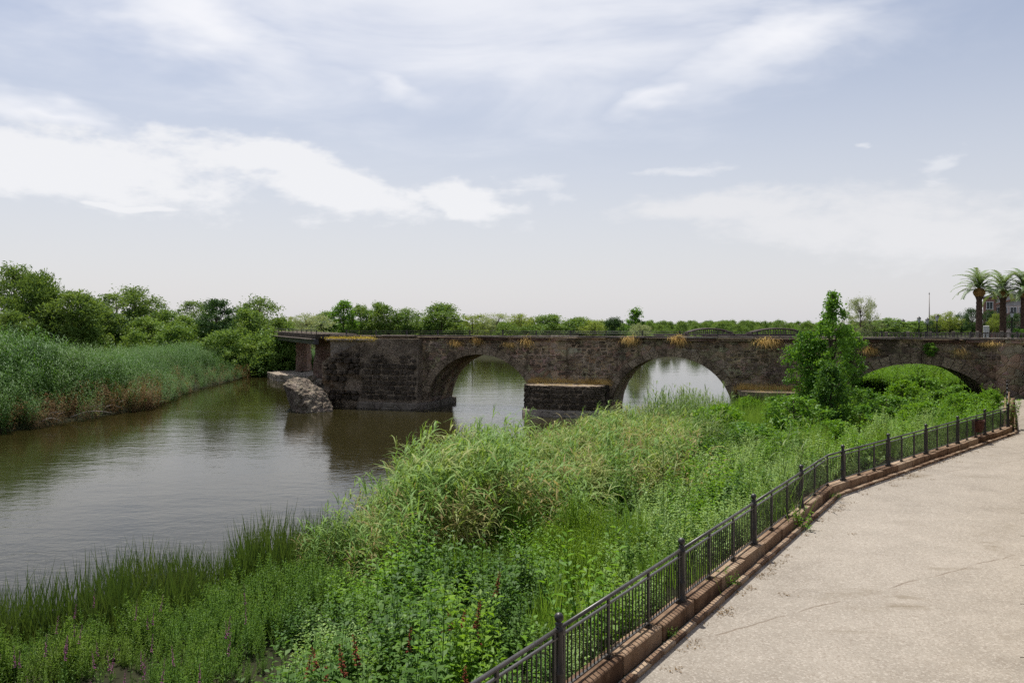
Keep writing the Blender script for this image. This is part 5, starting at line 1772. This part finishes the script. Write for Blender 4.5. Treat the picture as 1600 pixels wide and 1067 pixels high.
palm(1567, 536, 463, 115, 'middle one of the three stout palms on the embankment', 2.1)
palm(1600, 536, 462, 113, 'rightmost palm, cut by the right edge of the picture', 4.0)

# ---------------------------------------------------------------- row of clipped trees on the upper promenade
for (px, yt, w, Y, kd, lab) in ((1452, 500, 30, 140, 'evergreen', 'first dark clipped tree left in the row before the palms'), (1466, 489, 42, 142, 'orange', 'yellowish clipped tree, second in the row left of the palms'), (1484, 486, 42, 138, 'orange', 'yellowish clipped tree in the middle of the row left of the palms'),
                               (1502, 486, 38, 140, 'evergreen', 'dark clipped tree fourth in the row left of the palms'), (1519, 480, 36, 134, 'evergreen', 'dark clipped tree just left of the leftmost palm'), (1547, 483, 34, 134, 'evergreen', 'dark clipped tree between the left and middle palms'),
                               (1556, 489, 28, 128, 'orange', 'yellowish clipped tree just left of the middle palm'), (1585, 488, 34, 132, 'evergreen', 'clipped tree between the middle and right palms')):
    tree(kd, px, yt, w, Y, lab, zb=5.0, name='clipped_tree', group='clipped promenade trees')
tree('bush', 1594, 512, 22, 108, 'bright green bush at the foot of the right palm', zb=4.9, name='bush', cat='bush', var=0)

# ================================================================ STREET THINGS BEYOND THE BRIDGE
def lamp(px, ytop, Y, label):
    b = PX(px, 532, Y); H = PX(px, ytop, Y).z - b.z
    o = thing('street_lamp', label, 'lamp', b, 0, 'promenade lamps')
    m = MB(); m.lathe([(0.18, 0), (0.18, 0.4), (0.11, 0.5), (0.09, 0.9), (0.075, H - 1.05), (0.13, H - 1.0), (0.06, H - 0.92)], 8); m.build('pole', MAT['darkiron'], o)
    m = MB(); m.lathe([(0.13, H - 0.92), (0.31, H - 0.36), (0.28, H - 0.34)], 6, smooth=False)
    lo2 = m.build('lantern', MAT['lampglass'], o)
    m = MB(); m.lathe([(0.36, H - 0.36), (0.26, H - 0.22), (0.09, H - 0.10), (0.02, H)], 6, smooth=False); m.build('cap', MAT['darkiron'], lo2)
for (px, yt, Y, lab) in ((1386, 503, 140, 'leftmost street lamp, low against the round tree'), (1398, 501, 136, 'second street lamp from the left on the embankment'), (1411, 498, 130, 'street lamp standing clear against the sky, left one of the tall pair'),
                         (1436, 494, 124, 'tall street lamp clear against the sky left of the clipped trees'), (1449, 496, 120, 'street lamp at the left end of the clipped trees'), (1464, 491, 114, 'street lamp in front of the yellowish clipped trees'), (1581, 485, 110, 'street lamp between the middle and right palms')):
    lamp(px, yt, Y, lab)
m = MB()
b = PX(1452, 532, 175); t = PX(1452, 459, 175)
m.tube([b, b.lerp(t, 0.5), t], [0.16, 0.11, 0.05], 6); m.tube([t - Vector((0, 0, 0.1)), t + Vector((0, 0, 0.35))], [0.12, 0.02], 6)
tag(m.build('mast', MAT['palebark']), 'tall thin mast rising behind the clipped trees', 'mast')

# white balustrade of the upper promenade
bal = thing('white_balustrade', 'pale balustrade of the upper promenade showing above the right end of the bridge', 'balustrade')
a, b = PX(1352, 531, 112), PX(1612, 531, 100)
L = (b - a).length; rz = math.atan2(b.y - a.y, b.x - a.x)
pmh = MB(); pmh.lathe([(0.09, 0), (0.06, 0.1), (0.10, 0.35), (0.05, 0.6), (0.09, 0.72)], 6); pmh = pmh.mesh('baluster', MAT['footing'])
ppm = MB(); ppm.bevbox((0, 0, 0.55), (0.36, 0.36, 1.1), 0.03); ppm = ppm.mesh('balustrade_post', MAT['footing'])
for k in range(44):
    p = a.lerp(b, k / 43)
    if k % 6 == 0: obj('balustrade_post', ppm, bal, p, rz)
    else: obj('baluster', pmh, bal, p + Vector((0, 0, 0.1)), rz)
m = MB(); m.box(a.lerp(b, 0.5) + Vector((0, 0, 0.88)), (L, 0.24, 0.12), rz); m.build('handrail', MAT['footing'], bal)
m = MB(); m.box(a.lerp(b, 0.5) + Vector((0, 0, 0.04)), (L, 0.30, 0.14), rz); m.build('base_rail', MAT['footing'], bal)
# white upright panel between the palms
p = PX(1541, 535, 118)
o = thing('sign_panel', 'white upright panel standing between the left and middle palms', 'panel', p)
m = MB(); m.bevbox((0, 0, 1.45), (0.85, 0.14, 1.9), 0.05); m.build('panel', MAT['white'], o)
m = MB(); m.box((-0.3, 0, 0.25), (0.08, 0.08, 0.5)); m.box((0.3, 0, 0.25), (0.08, 0.08, 0.5)); m.build('stand', MAT['darkiron'], o)

# brick house behind the palms
MAT['redbrick'] = plain('red_brick', (0.27, 0.15, 0.115), 0.9, 0.15, 0.0, 0.2, 3.0)
MAT['pinkwall'] = plain('pinkish_render', (0.58, 0.47, 0.41), 0.9, 0.15, 0.0, 0.1, 1.0)
MAT['greyroof'] = plain('grey_roof', (0.42, 0.40, 0.39), 0.85, 0.2, 0.0, 0.2, 2.0)
MAT['tile'] = plain('terracotta_tile', (0.38, 0.19, 0.12), 0.85, 0.2, 0.0, 0.25, 4.0)
hY = 165.0
def house(name, label, px0, px1, ytop, wallm, gable, wins, hY=165.0):
    p0, p1 = PX(px0, 535, hY), PX(px1, ytop, hY)
    w, H, D = p1.x - p0.x, p1.z - p0.z, 12.0
    o = thing(name, label, 'building', (p0.x, hY, p0.z), -math.atan2(p0.x, hY))
    w *= 1.12
    m = MB(); m.bevbox((w / 2, D / 2, H / 2), (w, D, H), 0.05); wl = m.build('wall', wallm, o)
    m = MB()
    if gable:
        m.add([(-0.5, -0.7, H - 0.1), (w + 0.5, -0.7, H + gable), (w + 0.5, D + 0.5, H + gable), (-0.5, D + 0.5, H - 0.1), (-0.5, -0.7, H + 0.15), (w + 0.5, -0.7, H + gable + 0.25), (w + 0.5, D + 0.5, H + gable + 0.25), (-0.5, D + 0.5, H + 0.15)],
              [(3, 2, 1, 0), (4, 5, 6, 7), (0, 1, 5, 4), (1, 2, 6, 5), (2, 3, 7, 6), (3, 0, 4, 7)])
        m.build('roof', MAT['tile'], o)
        g = MB(); g.add([(0, -0.01, H), (w, -0.01, H), (w, -0.01, H + gable)], [(0, 1, 2)]); g.build('gable', MAT['greyroof'], o)
    else:
        m.bevbox((w / 2, D / 2, H + 0.18), (w + 0.7, D + 0.7, 0.36), 0.04); m.build('roof', MAT['greyroof'], o)
    for (u, v) in wins:
        f = MB(); ww, hh = 1.1, 1.5
        for (cx, cz_, sx, sz) in ((0, hh / 2, ww + 0.2, 0.1), (0, -hh / 2, ww + 0.3, 0.12), (-ww / 2, 0, 0.1, hh), (ww / 2, 0, 0.1, hh), (0, 0, 0.06, hh)):
            f.box((w * u + cx, -0.06, H * v + cz_), (sx, 0.14, sz))
        fo = f.build('window', MAT['white'], o)
        g = MB(); g.box((w * u, -0.02, H * v), (ww, 0.06, hh)); g.build('pane', MAT['glass'], fo)
    return o
house('brick_house', 'red brick house block with flat grey roof behind the left and middle palms', 1536, 1552, 465, MAT['redbrick'], 0, [(0.5, 0.82), (0.5, 0.55)])
o = house('rendered_house', 'house with a sloping tiled roof and grey gable behind the middle palm', 1551, 1596, 478, MAT['pinkwall'], 2.2, [(0.12, 0.86), (0.30, 0.86), (0.55, 0.86), (0.78, 0.86), (0.2, 0.55), (0.5, 0.55), (0.8, 0.55)])
m = MB()
for k in range(6): m.box((0.4 + k * 0.9, -0.7, 4.9), (0.22, 0.22, 1.6))
m.box((2.6, -0.7, 4.1), (5.4, 0.9, 0.18)); m.box((2.6, -0.75, 5.75), (5.4, 0.8, 0.2)); m.build('balcony', MAT['redbrick'], o)
house('end_house', 'pinkish house at the right edge behind the right palm', 1596, 1640, 486, MAT['pinkwall'], 0, [(0.15, 0.8), (0.15, 0.45), (0.45, 0.8)])
hb = house('rear_house', 'wide grey house roof showing above the sloping tiled roof', 1556, 1630, 462, MAT['greyroof'], 0, [], 186.0)

# steel bowstring bridge far up the river
tb = thing('steel_bridge', 'distant dark steel bridge with low bowed trusses beyond the stone bridge', 'bridge')
TY = 300.0
def TXZ(px, py): 
    p = PX(px, py, TY); return p
dk = MB(); dk.box((TXZ(1160, 0).x, TY, TXZ(0, 524).z), (TXZ(1330, 0).x - TXZ(990, 0).x, 4.0, 0.7)); dk.build('deck', MAT['steel'], tb)
for q in range(4):
    x0, x1 = 1068 + (q - 1) * 108 + 108, 1068 + (q - 1) * 108 + 108 + 88
    if q == 0: x0, x1 = 1068, 1146
    elif q == 1: x0, x1 = 1166, 1262
    elif q == 2: x0, x1 = 1280, 1372
    else: continue
    for yo in (-1.8, 1.8):
        m = MB(); pts = []
        for k in range(13):
            t_ = k / 12
            p = TXZ(x0 + (x1 - x0) * t_, 523 - 9.5 * (1 - (2 * t_ - 1) ** 2) ** 0.75); p.y += yo; pts.append(p)
        m.tube(pts, 0.28, 5); m.build('bowed_chord', MAT['steel'], tb)
        for k in range(1, 12):
            m = MB(); p = pts[k]; m.box((p.x, p.y, (p.z + TXZ(0, 524).z) / 2), (0.24, 0.24, p.z - TXZ(0, 524).z)); m.build('hanger', MAT['steel'], tb)
for px in (1062, 1156, 1271, 1376):
    p = TXZ(px, 524); m = MB(); m.bevbox((p.x, TY, p.z / 2 - 0.4), (2.2, 5, p.z + 0.2), 0.1); m.build('pier', MAT['footing'], tb)

# ================================================================ SMALL THINGS ON THE WALK
Y = F * (HC - ZP) / (692 - HY); x = (1528 - 800) / F * Y
o = thing('litter_bin', 'rusty metal litter bin on two legs in front of the far railing', 'bin', (x, Y, ZP), R(40))
m = MB()
n8 = 10
lv = []
for (r1, r2, z) in ((0.20, 0.16, 0.50), (0.29, 0.22, 0.62), (0.33, 0.25, 0.98), (0.35, 0.27, 1.0), (0.30, 0.22, 1.0), (0.26, 0.18, 0.66)):
    lv.append([(r1 * math.cos(2 * math.pi * k / n8), r2 * math.sin(2 * math.pi * k / n8), z + (0.03 * math.sin(k * 2.2) if z > 0.9 else 0)) for k in range(n8)])
vs = [p for l in lv for p in l]
fs = [(i * n8 + k, i * n8 + (k + 1) % n8, (i + 1) * n8 + (k + 1) % n8, (i + 1) * n8 + k) for i in range(5) for k in range(n8)]
m.add(vs, fs + [tuple(range(n8))[::-1]]); m.build('basket', MAT['rust'], o)
for sx in (-0.34, 0.34):
    m = MB(); m.tube([(sx, 0, 0), (sx, 0, 1.02)], 0.022, 6); m.tube([(sx, -0.18, 0.012), (sx, 0.18, 0.012)], 0.02, 6); m.build('leg', MAT['rust'], o)
    m = MB(); m.box((sx * 0.93, 0, 0.85), (0.12, 0.05, 0.05)); m.build('bracket', MAT['rust'], o)
# end posts where the railing turns towards the bridge
Y = 40.4
def stake(px, ytop, ybot, Yd, r, label, name, matn, lean):
    b, t = PX(px, ybot, Yd), PX(px + lean, ytop, Yd)
    b.z = ZP
    m = MB(); m.tube([b, b.lerp(t, 0.5) + Vector((0.02, 0, 0)), t], [r, r * 0.95, r * 0.85], 7)
    return tag(m.build(name, MAT[matn]), label, 'post')
stake(1573, 612, 668, 40.5, 0.045, 'slim pale wooden stake leaning by the end of the far railing', 'wooden_stake', 'wood', 4)
wp = stake(1580, 622, 671, 40.8, 0.10, 'thick wooden post wrapped in creeper at the end of the far railing', 'wooden_post', 'wood', 3)
V, Q = [], []
for k in range(420):
    q = rp.random(); a = rp.uniform(0, 6.28); r_ = 0.12 + 0.16 * rp.random() * (0.4 + q)
    c = PX(1580 + 3 * q, 671 - 48 * q, 40.8); c.z = ZP + 1.55 * q
    leaf4(V, Q, (c.x + math.cos(a) * r_, c.y + math.sin(a) * r_, c.z), (math.cos(a), math.sin(a), rp.uniform(-0.6, 0.3)), (0, 0, 1), 0.10, 0.07)
obj('creeper', mk('creeper', (V, Q), 'leafy'), wp)

# dry leaves and grit blown against the kerb
proto('litter', [mk('litter', (lambda V, Q: ([leaf4(V, Q, (rp.gauss(0, 0.08), rp.gauss(0, 0.08), 0.006 + 0.01 * rp.random()), (rp.uniform(-1, 1), rp.uniform(-1, 1), rp.uniform(-0.1, 0.3)), (0, 0, 1), rp.uniform(0.02, 0.06), rp.uniform(0.012, 0.03)) for _ in range(14)], (V, Q))[1])([], []), 'deadcane') for _ in range(3)])
lp = []
edge_path = offset_path(KPATH, 0.47)
for k in range(170):
    p, d = path_point(edge_path, rp.uniform(9, 52))
    n2_ = Vector((d.y, -d.x)) * abs(rp.gauss(0, 0.14 if rp.random() < 0.93 else 0.6))
    lp.append((p.x + n2_.x, p.y + n2_.y, ZP + 0.004))
scatter('leaf_litter', 'litter', lp, nrg.uniform(0.5, 1.3, len(lp)), nrg.uniform(0, 6.28, len(lp)), 'dry leaves and grit gathered along the foot of the kerb', 'litter', 0.02)
